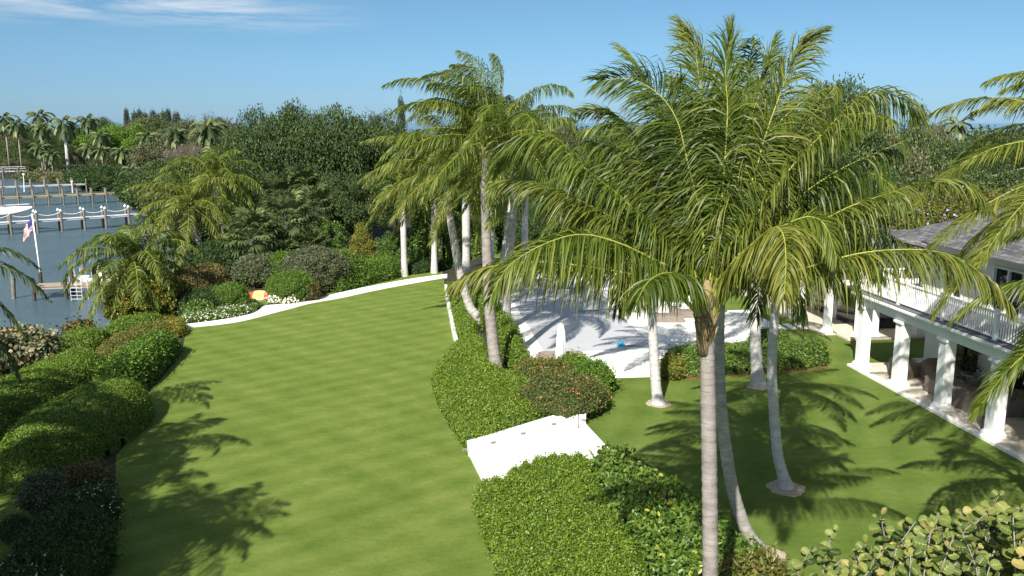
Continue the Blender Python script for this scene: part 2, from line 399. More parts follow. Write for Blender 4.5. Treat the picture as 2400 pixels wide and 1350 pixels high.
M['pile'] = plain('dark_piling', (0.10, 0.085, 0.07), c2=(0.03, 0.026, 0.022), rough=0.85, scale=3, bump=0.4)
M['pileg'] = plain('grey_piling', (0.22, 0.20, 0.17), c2=(0.10, 0.09, 0.075), rough=0.85, scale=4, bump=0.4)
M['timber'] = plain('weathered_timber', (0.40, 0.33, 0.25), c2=(0.25, 0.20, 0.15), rough=0.85, scale=5, stretch=(6, 1, 1))
M['timberg'] = plain('pale_grey_deck', (0.55, 0.56, 0.58), rough=0.8, scale=3)
M['timbery'] = plain('tan_deck', (0.42, 0.31, 0.14), rough=0.8, scale=3)
M['black'] = plain('dark_metal', (0.035, 0.03, 0.028), rough=0.5)
M['log'] = plain('cut_log_ends', (0.40, 0.33, 0.27), c2=(0.22, 0.17, 0.13), rough=0.9, scale=8)
M['logb'] = plain('log_bark', (0.10, 0.085, 0.07), rough=0.95, scale=10)
M['pot'] = plain('grey_planter', (0.50, 0.49, 0.47), rough=0.7)
M['blue'] = plain('blue_plastic', (0.035, 0.30, 0.52), rough=0.4)
M['red'] = plain('red_kayak_plastic', (0.72, 0.07, 0.06), rough=0.35, var=0.06)
M['yel'] = plain('yellow_kayak_plastic', (0.66, 0.53, 0.16), rough=0.4, var=0.08)
M['navy'] = plain('navy_canvas', (0.015, 0.02, 0.035), rough=0.7)
M['gel'] = plain('boat_gelcoat', (0.78, 0.77, 0.74), rough=0.2, spec=0.5, var=0.02)
M['flagr'] = plain('flag_red', (0.42, 0.06, 0.06), rough=0.8)
M['flagb'] = plain('flag_blue', (0.03, 0.05, 0.18), rough=0.8)
M['gutter'] = plain('dark_gutter', (0.06, 0.048, 0.04), rough=0.5)
M['lamp'] = plain('louvred_light_cover', (0.22, 0.20, 0.18), rough=0.5)

def glassmat():
    m, t, b, o = nodes('dark_window_glass')
    b.inputs['Base Color'].default_value = (0.018, 0.020, 0.022, 1); b.inputs['Roughness'].default_value = 0.06
    b.inputs['Specular IOR Level'].default_value = 0.5
    return m
M['glass'] = glassmat()
def paver(name, c1, c2, mortar, w, h, rz=0, ms=0.012, bumps=0.15):
    m, t, b, o = nodes(name)
    g = N(t, 'NewGeometry'); mp = N(t, 'Mapping'); mp.inputs['Rotation'].default_value = (0, 0, rz)
    br = N(t, 'TexBrick', i_Scale=1.0); br.inputs['Brick Width'].default_value = w; br.inputs['Row Height'].default_value = h
    br.inputs['Mortar Size'].default_value = ms; br.inputs['Mortar Smooth'].default_value = 0.2
    br.inputs['Color1'].default_value = col(c1); br.inputs['Color2'].default_value = col(c2); br.inputs['Mortar'].default_value = col(mortar)
    t.links.new(g.outputs['Position'], mp.inputs[0]); t.links.new(mp.outputs[0], br.inputs['Vector'])
    nz = N(t, 'TexNoise', i_Scale=1.3, i_Detail=7.0); t.links.new(g.outputs['Position'], nz.inputs['Vector'])
    rp = ramp(t, [(0.3, (0.84, 0.83, 0.80)), (0.7, (1, 1, 1))]); t.links.new(nz.outputs['Fac'], rp.inputs['Fac'])
    mx = N(t, 'Mix', data_type='RGBA', blend_type='MULTIPLY'); mx.inputs['Factor'].default_value = 1
    t.links.new(br.outputs['Color'], mx.inputs['A']); t.links.new(rp.outputs['Color'], mx.inputs['B'])
    t.links.new(mx.outputs['Result'], b.inputs['Base Color']); b.inputs['Roughness'].default_value = 0.75
    b.inputs['Specular IOR Level'].default_value = 0.2
    return m
HR = math.atan(0.125)                        # the house and pool are turned a little from the view axis
M['deck'] = paver('limestone_deck', (0.82, 0.81, 0.77), (0.78, 0.77, 0.72), (0.66, 0.64, 0.58), 1.2, 0.6, -HR)
M['path'] = paver('white_path', (0.84, 0.83, 0.80), (0.82, 0.81, 0.78), (0.80, 0.79, 0.75), 2.4, 1.2, 0.2)
M['patio'] = paver('limestone_patio', (0.62, 0.56, 0.48), (0.57, 0.51, 0.43), (0.44, 0.39, 0.32), 0.9, 0.45, -HR)

def slatemat():
    m, t, b, o = nodes('grey_slate_roof')
    tc = N(t, 'TexCoord'); br = N(t, 'TexBrick', i_Scale=1.0)
    br.inputs['Brick Width'].default_value = 0.34; br.inputs['Row Height'].default_value = 0.26; br.inputs['Mortar Size'].default_value = 0.016
    br.inputs['Color1'].default_value = (0.085, 0.085, 0.085, 1); br.inputs['Color2'].default_value = (0.20, 0.197, 0.193, 1); br.inputs['Mortar'].default_value = (0.05, 0.048, 0.05, 1)
    br.inputs['Bias'].default_value = -0.1
    t.links.new(tc.outputs['UV'], br.inputs['Vector'])
    nz = N(t, 'TexNoise', i_Scale=2.0, i_Detail=6.0); t.links.new(tc.outputs['UV'], nz.inputs['Vector'])
    rp = ramp(t, [(0.3, (0.7, 0.7, 0.72)), (0.7, (1.15, 1.12, 1.1))]); t.links.new(nz.outputs['Fac'], rp.inputs['Fac'])
    mx = N(t, 'Mix', data_type='RGBA', blend_type='MULTIPLY'); mx.inputs['Factor'].default_value = 1
    t.links.new(br.outputs['Color'], mx.inputs['A']); t.links.new(rp.outputs['Color'], mx.inputs['B'])
    t.links.new(mx.outputs['Result'], b.inputs['Base Color']); b.inputs['Roughness'].default_value = 0.6
    bp = N(t, 'Bump', i_Strength=0.7, i_Distance=0.03); t.links.new(br.outputs['Color'], bp.inputs['Height']); t.links.new(bp.outputs[0], b.inputs['Normal'])
    return m
M['slate'] = slatemat()
def watermat():
    m, t, b, o = nodes('bay_water')
    g = N(t, 'NewGeometry')
    b.inputs['Base Color'].default_value = (0.065, 0.115, 0.145, 1); b.inputs['Roughness'].default_value = 0.14
    b.inputs['Specular IOR Level'].default_value = 0.5; b.inputs['IOR'].default_value = 1.33
    mp = N(t, 'Mapping'); mp.inputs['Scale'].default_value = (0.45, 1.6, 1); mp.inputs['Rotation'].default_value = (0, 0, 0.25)
    t.links.new(g.outputs['Position'], mp.inputs[0])
    n1 = N(t, 'TexNoise', i_Scale=0.8, i_Detail=8.0, i_Roughness=0.72); t.links.new(mp.outputs[0], n1.inputs['Vector'])
    n2 = N(t, 'TexNoise', i_Scale=0.12, i_Detail=3.0); t.links.new(mp.outputs[0], n2.inputs['Vector'])
    ad = N(t, 'Math', operation='MULTIPLY'); t.links.new(n1.outputs['Fac'], ad.inputs[0]); t.links.new(n2.outputs['Fac'], ad.inputs[1])
    bp = N(t, 'Bump', i_Strength=1.0, i_Distance=0.7); t.links.new(ad.outputs[0], bp.inputs['Height']); t.links.new(bp.outputs[0], b.inputs['Normal'])
    return m
M['water'] = watermat()
M['cover_sheet'] = plain('grey_pool_cover', (0.47, 0.475, 0.49), c2=(0.40, 0.41, 0.43), rough=0.5, spec=0.3, scale=0.5, bump=0.25, bscale=1.2)
M['lawnL'] = grassmat('lower_lawn_grass', R(53), (0.074, 0.122, 0.018), (0.130, 0.182, 0.034), (0.210, 0.245, 0.070), 1.25)
M['lawnR'] = grassmat('upper_lawn_grass', R(20), (0.064, 0.112, 0.016), (0.115, 0.168, 0.031), (0.190, 0.222, 0.064), 1.6)

# ------------------------------------------------------------------ terrain
edge_px = [(1042, 650), (1046, 690), (1060, 760), (1072, 812), (1040, 842), (1012, 890), (1028, 950), (1062, 1010), (1098, 1070), (1110, 1150), (1135, 1250), (1175, 1360), (1240, 1500)]
edge = [P(x, y, ZL)[:2] for x, y in edge_px]
plateau = [np.array((-4.0, 95.0))] + edge + [np.array((edge[-1][0] + 3, -30)), np.array((200, -30)), np.array((200, 95))]
shore = [tuple(P(a, b, ZL)[:2]) for a, b in ((-400, 1080), (-150, 960), (0, 872), (100, 815), (170, 791), (240, 773), (285, 759), (302, 735), (350, 715), (400, 674), (470, 652), (540, 640))] + [(-30, 84), (-45, 112), (-66, 150), (-69, 163), (-90, 180), (-105, 196), (-140, 232), (-260, 262), (-900, 300), (-900, 700), (2500, 700), (2500, -60), (-70, -60)]
def gh(x, y):
    x = np.asarray(x, float); y = np.asarray(y, float)
    d = sdf(x, y, plateau)
    t = np.clip(d / 2.6, 0, 1); t = t * t * (3 - 2 * t)
    z = ZL + 0.9 * t
    stp = [P(1092, 1078, ZL)[:2], P(1104, 1165, ZL)[:2], P(1435, 1090, 0)[:2], P(1378, 992, 0)[:2]]
    z = np.where(sdf(x, y, stp) > -0.55, ZL - .02, z)
    w = sdf(x, y, shore)
    z = np.where(w < 0.35, -4.5, z)
    far = np.clip((y - 150) / 40, 0, 1) * np.clip((-x - 30) / 30, 0, 1)
    z = np.where(w > 0, z - 0.7 * far, z)
    return z
def axis(a, b, step, lim, g=1.22):
    q = list(np.arange(a, b + 1e-6, step)); s = step; v = b
    while v < lim[1]: s *= g; v += s; q.append(v)
    s = step; v = a; p = []
    while v > lim[0]: s *= g; v -= s; p.append(v)
    return np.array(p[::-1] + q)
gx = axis(-75, 40, 0.8, (-9000, 9000)); gy = axis(0, 120, 0.8, (-300, 12000))
X, Y = np.meshgrid(gx, gy, indexing='ij')
Z = gh(X, Y) - 0.06
n0, n1 = X.shape
i, j = np.meshgrid(np.arange(n0 - 1), np.arange(n1 - 1), indexing='ij')
F = np.stack([i * n1 + j, (i + 1) * n1 + j, (i + 1) * n1 + j + 1, i * n1 + j + 1], -1).reshape(-1, 4)
mb = MB(); mb.add(np.stack([X, Y, Z], -1).reshape(-1, 3), F)
tag(mb.build('ground', M['soil']), kind='structure')
mb = MB(); mb.add([(-9000, -300, ZW), (9000, -300, ZW), (9000, 12000, ZW), (-9000, 12000, ZW)], [(0, 1, 2, 3)])
tag(mb.build('water', M['water']), kind='structure')

def sheet(name, pts, z, mat, thick=0.0, skirt=0.25):
    from mathutils.geometry import tessellate_polygon
    pts = [(float(p[0]), float(p[1])) for p in pts]
    tris = tessellate_polygon([[Vector((x, y, 0)) for x, y in pts]])
    n = len(pts); area = sum(pts[i][0] * pts[(i + 1) % n][1] - pts[(i + 1) % n][0] * pts[i][1] for i in range(n))
    V = [(x, y, z) for x, y in pts] + [(x, y, z - skirt) for x, y in pts]
    T = []
    for t in tris:
        a, b, c = [Vector(pts[k]) for k in t]
        cr_ = (b - a).cross(c - a)
        T.append(tuple(t) if cr_ > 0 else (t[0], t[2], t[1]))
    mb = MB(); mb.add(V, T)
    Q = [(k, k + n, (k + 1) % n + n, (k + 1) % n) if area > 0 else (k, (k + 1) % n, (k + 1) % n + n, k + n) for k in range(n)]
    mb.F.append(np.array(Q)); mb.M.append(np.zeros(len(Q), dtype=np.int32))
    return tag(mb.build(name, mat), kind='structure')

lawn = [e + np.array((0.75 if k in (8, 9) else -0.05, 0)) for k, e in enumerate(edge)] + [(edge[-1][0] + 3, -2), (-40, -2), (-40, 34), (-28, 36), (-24, 44), (-20, 56), (-20, 66), (-22, 74), (-7, 80)]
sheet('lower_lawn', lawn, ZL, M['lawnL'], skirt=0.05)
# shore bed under the hedges and shrubs
bed_px = [(436, 772), (425, 832), (345, 925), (335, 985), (272, 1070), (268, 1200), (215, 1355), (150, 1500), (-40, 1500), (20, 1350), (85, 1210), (75, 1155), (15, 1145), (-30, 1180), (-260, 1250), (-200, 1005), (0, 880), (100, 820), (170, 797), (240, 780), (290, 764), (306, 742), (352, 722), (420, 680), (560, 655), (620, 660), (750, 640), (950, 640), (945, 648), (735, 695), (720, 708), (690, 712), (615, 716), (590, 733), (540, 745), (470, 754)]
bed = [P(x, y, ZL)[:2] for x, y in bed_px]
sheet('shore_planting_bed', bed, ZL + 0.012, M['soil'], skirt=0.03)
top = []
for k in range(len(edge)):
    top.append(edge[k] + np.array((1.75, 0)))
rl = [P(1425, 884)[:2], P(1421, 925)[:2], P(1372, 993)[:2], P(1424, 1074)[:2], P(1560, 1175)[:2], P(1700, 1270)[:2], P(1760, 1330)[:2], P(1800, 1400)[:2], (5.5, 10), (5.5, -5), (60, -5), (60, 90), (12, 90), (-2, 80), P(1130, 690)[:2], (1.2, 39.5)]
sheet('upper_lawn', rl, 0.0, M['lawnR'], skirt=0.05)

low = [(436, 768), (517, 760), (575, 751), (633, 736), (683, 723), (733, 710), (800, 698), (860, 685), (924, 672), (985, 661), (1048, 650)]
upp = [(1048, 642), (985, 650), (924, 660), (860, 672), (808, 683), (750, 697), (717, 706), (683, 712), (640, 714), (615, 718), (605, 728), (583, 737), (533, 747), (467, 756), (431, 760)]
lo3 = cr([P(x, y, ZL + 0.02) for x, y in low], 40); up3 = cr([P(x, y, ZL + 0.02) for x, y in upp], 50)
sheet('garden_path', [p[:2] for p in lo3] + [p[:2] for p in up3], ZL + 0.03, M['path'], skirt=0.08)

ax = np.array((-math.sin(HR), math.cos(HR)))          # along the pool and the house
bx_ = np.array((math.cos(HR), math.sin(HR)))          # to the right of it
def HF(s, t, o=(0, 0)): return np.array(o) + ax * s + bx_ * t
dk = [P(1245, 850, .05)[:2], P(1380, 880, .05)[:2], P(1428, 884, .05)[:2], P(1562, 880, .05)[:2], P(1552, 838, .05)[:2], P(1762, 822, .05)[:2], P(1745, 798, .05)[:2], P(1800, 796, .05)[:2], P(1747, 742, .05)[:2], P(1690, 742, .05)[:2], P(1560, 640, .05)[:2], P(1150, 640, .05)[:2], P(1163, 690, .05)[:2]]
sheet('pool_deck', dk, 0.05, M['deck'], skirt=0.12)
PA = np.array(P(1276, 826, .06)[:2])
pool = [PA, PA + bx_ * 5.95, PA + bx_ * 5.95 + ax * 22.5, PA + ax * 22.5]
pc = sheet('pool_cover', pool, 0.066, M['cover_sheet'], skirt=0.012)
# upper terrace steps at the right of the deck
for k in range(3):
    p = P(1700, 765, .1)[:2] + bx_ * (k * 0.55)
    q = [p + ax * -2.0, p + ax * -2.0 + bx_ * (2.4 - k * .55), p + ax * 2.6 + bx_ * (2.4 - k * .55), p + ax * 2.6]
    sheet('terrace_step', q, 0.05 + 0.13 * (k + 1), M['deck'], skirt=0.14 + 0.13 * k)
# seawall along the near shore
sw = cr([np.r_[q, 0.0] for q in shore[1:14]], 120); nrm = np.gradient(sw[:, :2], axis=0); nrm = nrm / np.linalg.norm(nrm, axis=1)[:, None]; nrm = np.c_[-nrm[:, 1], nrm[:, 0]]
mb = MB(); V = []
for p, q in zip(sw, nrm):
    for sg in (-.25, .75):
        for z in (ZW - 2, ZL - .03): V.append((p[0] + q[0] * sg * -1 * .6, p[1] + q[1] * sg * -1 * .6, z))
Fq = []
for k in range(len(sw) - 1):
    a = k * 4; b = a + 4; Fq += [(a, b, b + 1, a + 1), (a + 2, a + 3, b + 3, b + 2), (a + 1, b + 1, b + 3, a + 3)]
mb.add(V, Fq); tag(mb.build('seawall', M['rock']), 'weathered seawall along the near shore below the hedges', 'wall')
# white coping between the lower lawn and the bed
cp = cr([P(x, y, ZL + .3) for x, y in ((1045, 668), (1049, 700), (1057, 740), (1064, 775), (1072, 806))], 24)
mb = MB(); nrm = np.gradient(cp[:, :2], axis=0); nrm = nrm / np.linalg.norm(nrm, axis=1)[:, None]; nrm = np.c_[-nrm[:, 1], nrm[:, 0]] * .10
V = []
for p, q in zip(cp, nrm):
    for sg in (-1, 1):
        for z in (ZL - .1, ZL + .36): V.append((p[0] + q[0] * sg, p[1] + q[1] * sg, z))
Fq = []
for k in range(len(cp) - 1):
    a = k * 4; b = a + 4; Fq += [(a, b, b + 1, a + 1), (a + 2, a + 3, b + 3, b + 2), (a + 1, b + 1, b + 3, a + 3)]
mb.add(V, Fq)
w_ = mb.build('retaining_curb', M['cream']); tag(w_, 'low curving white stone curb between lower lawn and planted bank', 'curb')

# planted mulch strip in front of the right hedge
sheet('mulch_strip', [P(*q)[:2] for q in ((1552, 892), (1552, 868), (1750, 862), (1925, 856), (1945, 862), (1800, 878), (1640, 888))], 0.016, M['mulch'], skirt=0.02)

# ------------------------------------------------------------------ leaves, hedges and shrubs
def unit(v): return v / (np.linalg.norm(v, axis=-1, keepdims=True) + 1e-9)
def leaves(mb, p, n, L, Wd, rng, tilt=0.6, rnd=None, m=0, up=0.2, shape='diamond', fold=0.12):
    k = len(p)
    r = rng.normal(size=(k, 3)); nn = unit(n + tilt * r + np.array((0, 0, up)))
    d = unit(np.cross(nn, rng.normal(size=(k, 3)))); d = unit(d + 0.35 * n)
    nn = unit(nn - (nn * d).sum(1, keepdims=True) * d); s = np.cross(d, nn)
    Ls = (L * rng.uniform(0.5, 1.35, k))[:, None]; Ws = Ls * (Wd / L)
    rr = rng.uniform(0.08, 1, k) if rnd is None else rnd
    if shape == 'diamond':
        V = np.stack([p, p + d * Ls * .5 - s * Ws * .5 + nn * Ws * fold, p + d * Ls, p + d * Ls * .5 + s * Ws * .5 + nn * Ws * fold], 1)
        mb.add(V.reshape(-1, 3), np.arange(k * 4).reshape(-1, 4), np.repeat(rr, 4), m)
    elif shape == 'oval':
        c = [(0, 0, 0), (.3, -.5, .14), (.72, -.42, .1), (1, 0, -.04), (.72, .42, .1), (.3, .5, .14)]
        V = np.stack([p + d * Ls * a + s * Ws * b + nn * Ws * e for a, b, e in c], 1)
        base = np.arange(k)[:, None] * 6
        F = np.concatenate([base + np.array([[0, 1, 2, 3]]), base + np.array([[0, 3, 4, 5]])])
        mb.add(V.reshape(-1, 3), F, np.repeat(rr, 6), m)
    else:                                                  # round leaf
        a = np.arange(8) / 8 * 2 * math.pi
        V = p[:, None] + d[:, None] * (Ls * .5)[:, None] * (1 + np.cos(a))[None, :, None] + s[:, None] * (Ws * .5)[:, None] * np.sin(a)[None, :, None] + nn[:, None] * (Ws * .12)[:, None] * (np.sin(a) ** 2)[None, :, None]
        base = np.arange(k)[:, None] * 8
        F = np.concatenate([base + np.array([[0, 1, 2, 7]]), base + np.array([[2, 3, 6, 7]]), base + np.array([[3, 4, 5, 6]])])
        mb.add(V.reshape(-1, 3), F, np.repeat(rr, 8), m)

def sample_tris(V, T, n, rng):
    a, b, c = V[T[:, 0]], V[T[:, 1]], V[T[:, 2]]
    cn = np.cross(b - a, c - a); ar = np.linalg.norm(cn, axis=1) / 2
    if n < 0: n = int(-n * ar.sum())
    k = rng.choice(len(T), n, p=ar / ar.sum())
    u, v = rng.random(n), rng.random(n); f = u + v > 1; u[f], v[f] = 1 - u[f], 1 - v[f]
    return a[k] + (b[k] - a[k]) * u[:, None] + (c[k] - a[k]) * v[:, None], unit(cn[k])

def plant_surface(name, V, T, origin, leafm, L, Wd, rng, cov, amp, shape, flowers, tilt, label, cat, group, kind, jit, corem='core', ext=None):
    """a solid inner body coloured dark for the shade inside, and a skin of separate leaves over it, joined into one mesh"""
    area = np.linalg.norm(np.cross(V[T[:, 1]] - V[T[:, 0]], V[T[:, 2]] - V[T[:, 0]]), axis=1).sum() / 2
    k = int(min(area * cov * 1.25 / (L * Wd * .55), 200000))
    p, n = sample_tris(V, T, k, rng)
    mb = MB(); mb.add(V - np.array((0, 0, 1)) * jit * 0.6, T, m=1)
    off = rng.uniform(-1.0, 0.6, k); fly = rng.random(k) < (.07 if tilt > .55 else .02); off[fly] = rng.uniform(.8, 2.6, fly.sum())
    if tilt > .55:                                           # small gaps through to the dark inside
        gap = lump(p[:, 0], p[:, 1], p[:, 2], L * 3.4, k % 97) > .62
        kp = ~(gap & (rng.random(k) < .75)); p, n, off = p[kp], n[kp], off[kp]; k = len(p)
    p = p + n * off[:, None] * jit
    leaves(mb, p, n, L, Wd, rng, tilt=tilt, shape=shape)
    mats = [M[leafm], M[corem]]
    if flowers:
        fm, frac, fs, ytest = flowers
        q = rng.random(k) < frac
        if ytest is not None: q &= ytest(p)
        pf = p[q] + n[q] * (jit * .8)
        for _ in range(2): leaves(mb, pf + rng.normal(size=pf.shape) * fs * .3, n[q], fs, fs * .8, rng, tilt=0.5, m=2)
        mats.append(M[fm])
    o = mb.build(name, mats, origin=origin)
    return tag(o, label, cat, group, kind)

def hedge(name, outline, H, leafm, L, Wd, label, cat='hedge', R_=0.6, pw=2.2, amp=0.05, asc=0.7, cov=3.0, seed=1, res=None, z0=None, shape='diamond', flowers=None, tilt=0.6, kind=None, group=None, jit=None, Hf=None):
    rng = np.random.default_rng(seed)
    o = np.array([p[:2] for p in outline]); c = np.vstack([o, o[:2]])
    sm = []
    for i in range(len(o)):                                 # soften the outline
        a, b = c[i], c[i + 1]; sm += [a * .75 + b * .25, a * .25 + b * .75]
    o = np.array(sm); mn, mx = o.min(0), o.max(0)
    if res is None: res = max(0.12, math.sqrt((mx - mn).prod() / 9000))
    xs = np.arange(mn[0] - res, mx[0] + res * 1.5, res); ys = np.arange(mn[1] - res, mx[1] + res * 1.5, res)
    X, Y = np.meshgrid(xs, ys, indexing='ij')
    d = sdf(X, Y, o)
    t = np.clip(d / R_, 0, 1); prof = (1 - (1 - t) ** pw) ** (1 / pw)
    h0 = gh(X, Y) if z0 is None else np.full(X.shape, float(z0))
    hh = H if Hf is None else Hf(X, Y) * H
    Z = h0 + hh * prof + amp * lump(X, Y, X * 0, asc, seed) * prof + amp * .6 * lump(X, Y, X * 0, asc * .4, seed + 9) * prof
    # push points sideways a little so that steep flanks are bumpy too
    n0, n1 = X.shape; i, j = np.meshgrid(np.arange(n0 - 1), np.arange(n1 - 1), indexing='ij')
    ins = (d > -res * .75)
    ok = ins[:-1, :-1] & ins[1:, :-1] & ins[1:, 1:] & ins[:-1, 1:]
    Q = np.stack([i * n1 + j, (i + 1) * n1 + j, (i + 1) * n1 + j + 1, i * n1 + j + 1], -1)[ok]
    T = np.concatenate([Q[:, [0, 1, 2]], Q[:, [0, 2, 3]]])
    V = np.stack([X, Y, Z], -1).reshape(-1, 3)
    org = (o[:, 0].mean(), o[:, 1].mean(), float(h0[d > 0].mean()) if (d > 0).any() else 0)
    return plant_surface(name, V, T, org, leafm, L, Wd, rng, cov, amp, shape, flowers, tilt, label, cat, group, kind, L * .9 if jit is None else jit)

def sphere_tris(nu=28, nv=16):
    u = np.arange(nu) / nu * 2 * math.pi; v = np.linspace(-math.pi / 2, math.pi / 2, nv)
    Vv = np.array([(math.cos(b) * math.cos(a), math.cos(b) * math.sin(a), math.sin(b)) for b in v for a in u])
    T = []
    for b in range(nv - 1):
        for a in range(nu):
            p, q = b * nu + a, b * nu + (a + 1) % nu
            T += [(p, q, q + nu), (p, q + nu, p + nu)]
    return Vv, np.array(T)
SV, ST = sphere_tris()
def shrub(name, px, py, w, h, leafm, L, Wd, label, cat='shrub', z=ZL, amp=0.18, asc=0.8, cov=2.2, seed=1, shape='diamond', flowers=None, tilt=0.9, dep=None, group=None, Yd=None, jit=None):
    """a rounded bush standing where its foot is seen at (px, py); w, h in metres"""
    rng = np.random.default_rng(seed)
    c = P(px, py, z) if Yd is None else None
    if Yd is not None:
        a = A(px, py, Yd); c = np.array((a[0], a[1], z))
    dep = dep or w
    V = SV.copy(); V[:, 2] = np.sign(V[:, 2]) * np.abs(V[:, 2]) ** .8
    q = V * np.array((w / 2, dep / 2, h / 2))
    n = unit(V)
    b = lump(q[:, 0] + seed, q[:, 1], q[:, 2], asc, seed) * .65 + lump(q[:, 0], q[:, 1] + seed, q[:, 2], asc * .45, seed + 3) * .35
    q = q + n * (b * amp * min(w, h))[:, None]
    q[:, 2] = np.maximum(q[:, 2] + h * .5, -0.02)
    return plant_surface(name, q + c, ST, c, leafm, L, Wd, rng, cov, amp, shape, flowers, tilt, label, cat, group, None, (L * 1.2 if jit is None else jit))

b_ = lambda x, y: P(x, y, ZL)
def t_(x, y, H): return P(x, y, ZL + H * .82)
# clipped hedges of the left side
W_ = lambda *p: [np.array(q) for q in p]
hedge('clipped_hedge', W_((-18.5, 28.7), (-17.7, 27.4), (-16.4, 27.3), (-15.7, 29), (-15.3, 31.5), (-15.2, 34), (-15.8, 36), (-17.2, 36.7), (-18.7, 35.3), (-19.2, 32.5), (-19.1, 30.2)), 1.75, 'hedge', .075, .042, 'large smooth oval clipped hedge in front, half in palm shade', R_=1.5, amp=.03, asc=1.5, seed=11, cov=3.2, tilt=.5)
hedge('clipped_hedge', W_((-20, 27), (-19.8, 30.5), (-19.75, 34), (-19.5, 38), (-19.6, 40), (-20.5, 41.5), (-22, 41.8), (-22.9, 40), (-22.9, 36), (-22.6, 31), (-22, 27)), 1.6, 'hedge', .08, .045, 'long rounded clipped hedge behind the large oval one', R_=1.35, amp=.04, asc=1.5, seed=12, cov=3, tilt=.5)
hedge('clipped_hedge', [b_(-60, 1010), b_(60, 910), b_(140, 838), b_(245, 822), b_(256, 800), t_(248, 772, .85), t_(190, 772, .85), t_(130, 792, .85), t_(60, 842, .85), t_(-60, 940, .85)], .95, 'hedge', .10, .055, 'dark narrow clipped hedge nearest the water by the low posts', R_=.9, amp=.05, seed=13, cov=3)
hedge('clipped_hedge', [b_(246, 802), b_(330, 790), b_(392, 775), b_(398, 762), t_(385, 742, .8), t_(330, 740, .8), t_(275, 750, .8), t_(238, 768, .8)], .9, 'hedge', .10, .055, 'short bright clipped hedge beside the silver spiky plants', R_=.9, amp=.05, seed=14, cov=3)
hedge('ground_cover_bed', [b_(216, 885), b_(234, 832), b_(290, 800), b_(370, 780), b_(412, 784), b_(400, 800), b_(330, 822), b_(260, 870)], .75, 'olive', .10, .05, 'loose yellow-green ground cover between two hedges', cat='ground cover', R_=.6, amp=.10, seed=15, tilt=.9, kind='stuff')
hedge('leafy_hedge', [b_(206, 930), b_(262, 952), b_(330, 922), b_(385, 868), b_(420, 832), b_(420, 812), t_(404, 785, 1.35), t_(360, 782, 1.35), t_(300, 810, 1.35), t_(240, 848, 1.35), t_(203, 895, 1.35)], 1.4, 'leafy', .13, .065, 'bright leafy hedge along the edge of the lower lawn', R_=.7, amp=.13, asc=.9, seed=16, cov=2.6, tilt=.8)
hedge('mixed_border', [b_(352, 792), b_(362, 770), b_(420, 764), b_(438, 772), b_(430, 792), b_(385, 800)], .6, 'yellow', .10, .05, 'low orange-tinged border bed at the near end of the white path', cat='border plants', R_=.4, amp=.12, seed=17, tilt=.9, kind='stuff')
# shaded shrubs, bottom left
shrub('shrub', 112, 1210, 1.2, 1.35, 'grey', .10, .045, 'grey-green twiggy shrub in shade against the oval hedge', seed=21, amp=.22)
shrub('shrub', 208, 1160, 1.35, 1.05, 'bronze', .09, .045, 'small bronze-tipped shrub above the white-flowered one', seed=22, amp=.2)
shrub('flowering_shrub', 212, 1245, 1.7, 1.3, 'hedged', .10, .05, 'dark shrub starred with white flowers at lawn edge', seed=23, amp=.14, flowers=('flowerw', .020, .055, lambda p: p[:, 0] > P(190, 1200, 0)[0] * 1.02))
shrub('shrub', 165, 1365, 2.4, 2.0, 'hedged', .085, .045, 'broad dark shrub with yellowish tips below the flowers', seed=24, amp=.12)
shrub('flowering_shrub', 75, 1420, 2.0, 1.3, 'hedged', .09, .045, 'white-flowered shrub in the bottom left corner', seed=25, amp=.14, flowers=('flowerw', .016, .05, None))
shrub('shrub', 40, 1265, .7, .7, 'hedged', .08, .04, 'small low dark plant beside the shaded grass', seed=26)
# shore plants
shrub('sea_grape', 45, 905, 3.6, 2.7, 'grapeg', .17, .16, 'greyish sea grape at the left edge by the water', cat='shrub', seed=31, shape='round', cov=1.3, amp=.18, dep=4)
shrub('sea_grape', -40, 930, 3.6, 3.0, 'grapeg', .17, .16, 'sea grape cut by the left edge of the picture', cat='shrub', seed=32, shape='round', cov=1.3, amp=.2, dep=4)
shrub('sea_grape', 190, 802, 1.6, 1.2, 'bronze', .16, .14, 'small bronze sea grape bush against the water', cat='shrub', seed=33, shape='round', cov=1.6, amp=.2)
shrub('shrub', 283, 752, 1.6, 1.5, 'yellow', .13, .07, 'small yellow-green bush at the water by the short hedge', seed=34, amp=.25)
shrub('shrub', 308, 742, 2.4, 2.6, 'olive', .13, .07, 'loose olive shrub left of the small coconut palm', seed=35, amp=.25)
shrub('shrub', 368, 742, 2.2, 2.4, 'yellow', .13, .07, 'yellow-orange shrub right of the small coconut palm', seed=36, amp=.25)
hedge('cocoplum_hedge', [b_(372, 738), b_(440, 728), b_(530, 712), b_(548, 690), b_(500, 682), b_(400, 700)], 2.1, 'bronze', .15, .08, 'tall brown-green hedge near the dock landing', R_=.8, amp=.14, seed=37)
hedge('clipped_mound', [b_(408, 745), b_(470, 748), b_(530, 738), b_(548, 722), b_(520, 712), b_(440, 722)], 1.35, 'hedged', .10, .055, 'dark smooth clipped mound behind the bright bush', cat='hedge', R_=1.0, amp=.04, seed=38)
shrub('shrub', 470, 742, 2.0, 1.0, 'gloss', .15, .08, 'broad-leaved green plant in front of the dark mound', seed=39)
shrub('shrub', 541, 728, 2.4, 1.75, 'leafy', .10, .04, 'bright feathery bush left of the red and yellow boards', seed=40, amp=.18)
hedge('ground_cover_bed', [b_(424, 760), b_(470, 755), b_(540, 746), b_(590, 735), b_(612, 720), b_(590, 716), b_(520, 728), b_(440, 742)], .5, 'leafy', .10, .03, 'grassy strip with tiny white flowers along the white path', cat='ground cover', R_=.4, amp=.08, seed=41, tilt=1.2, flowers=('flowerw', .035, .07, None), kind='stuff')
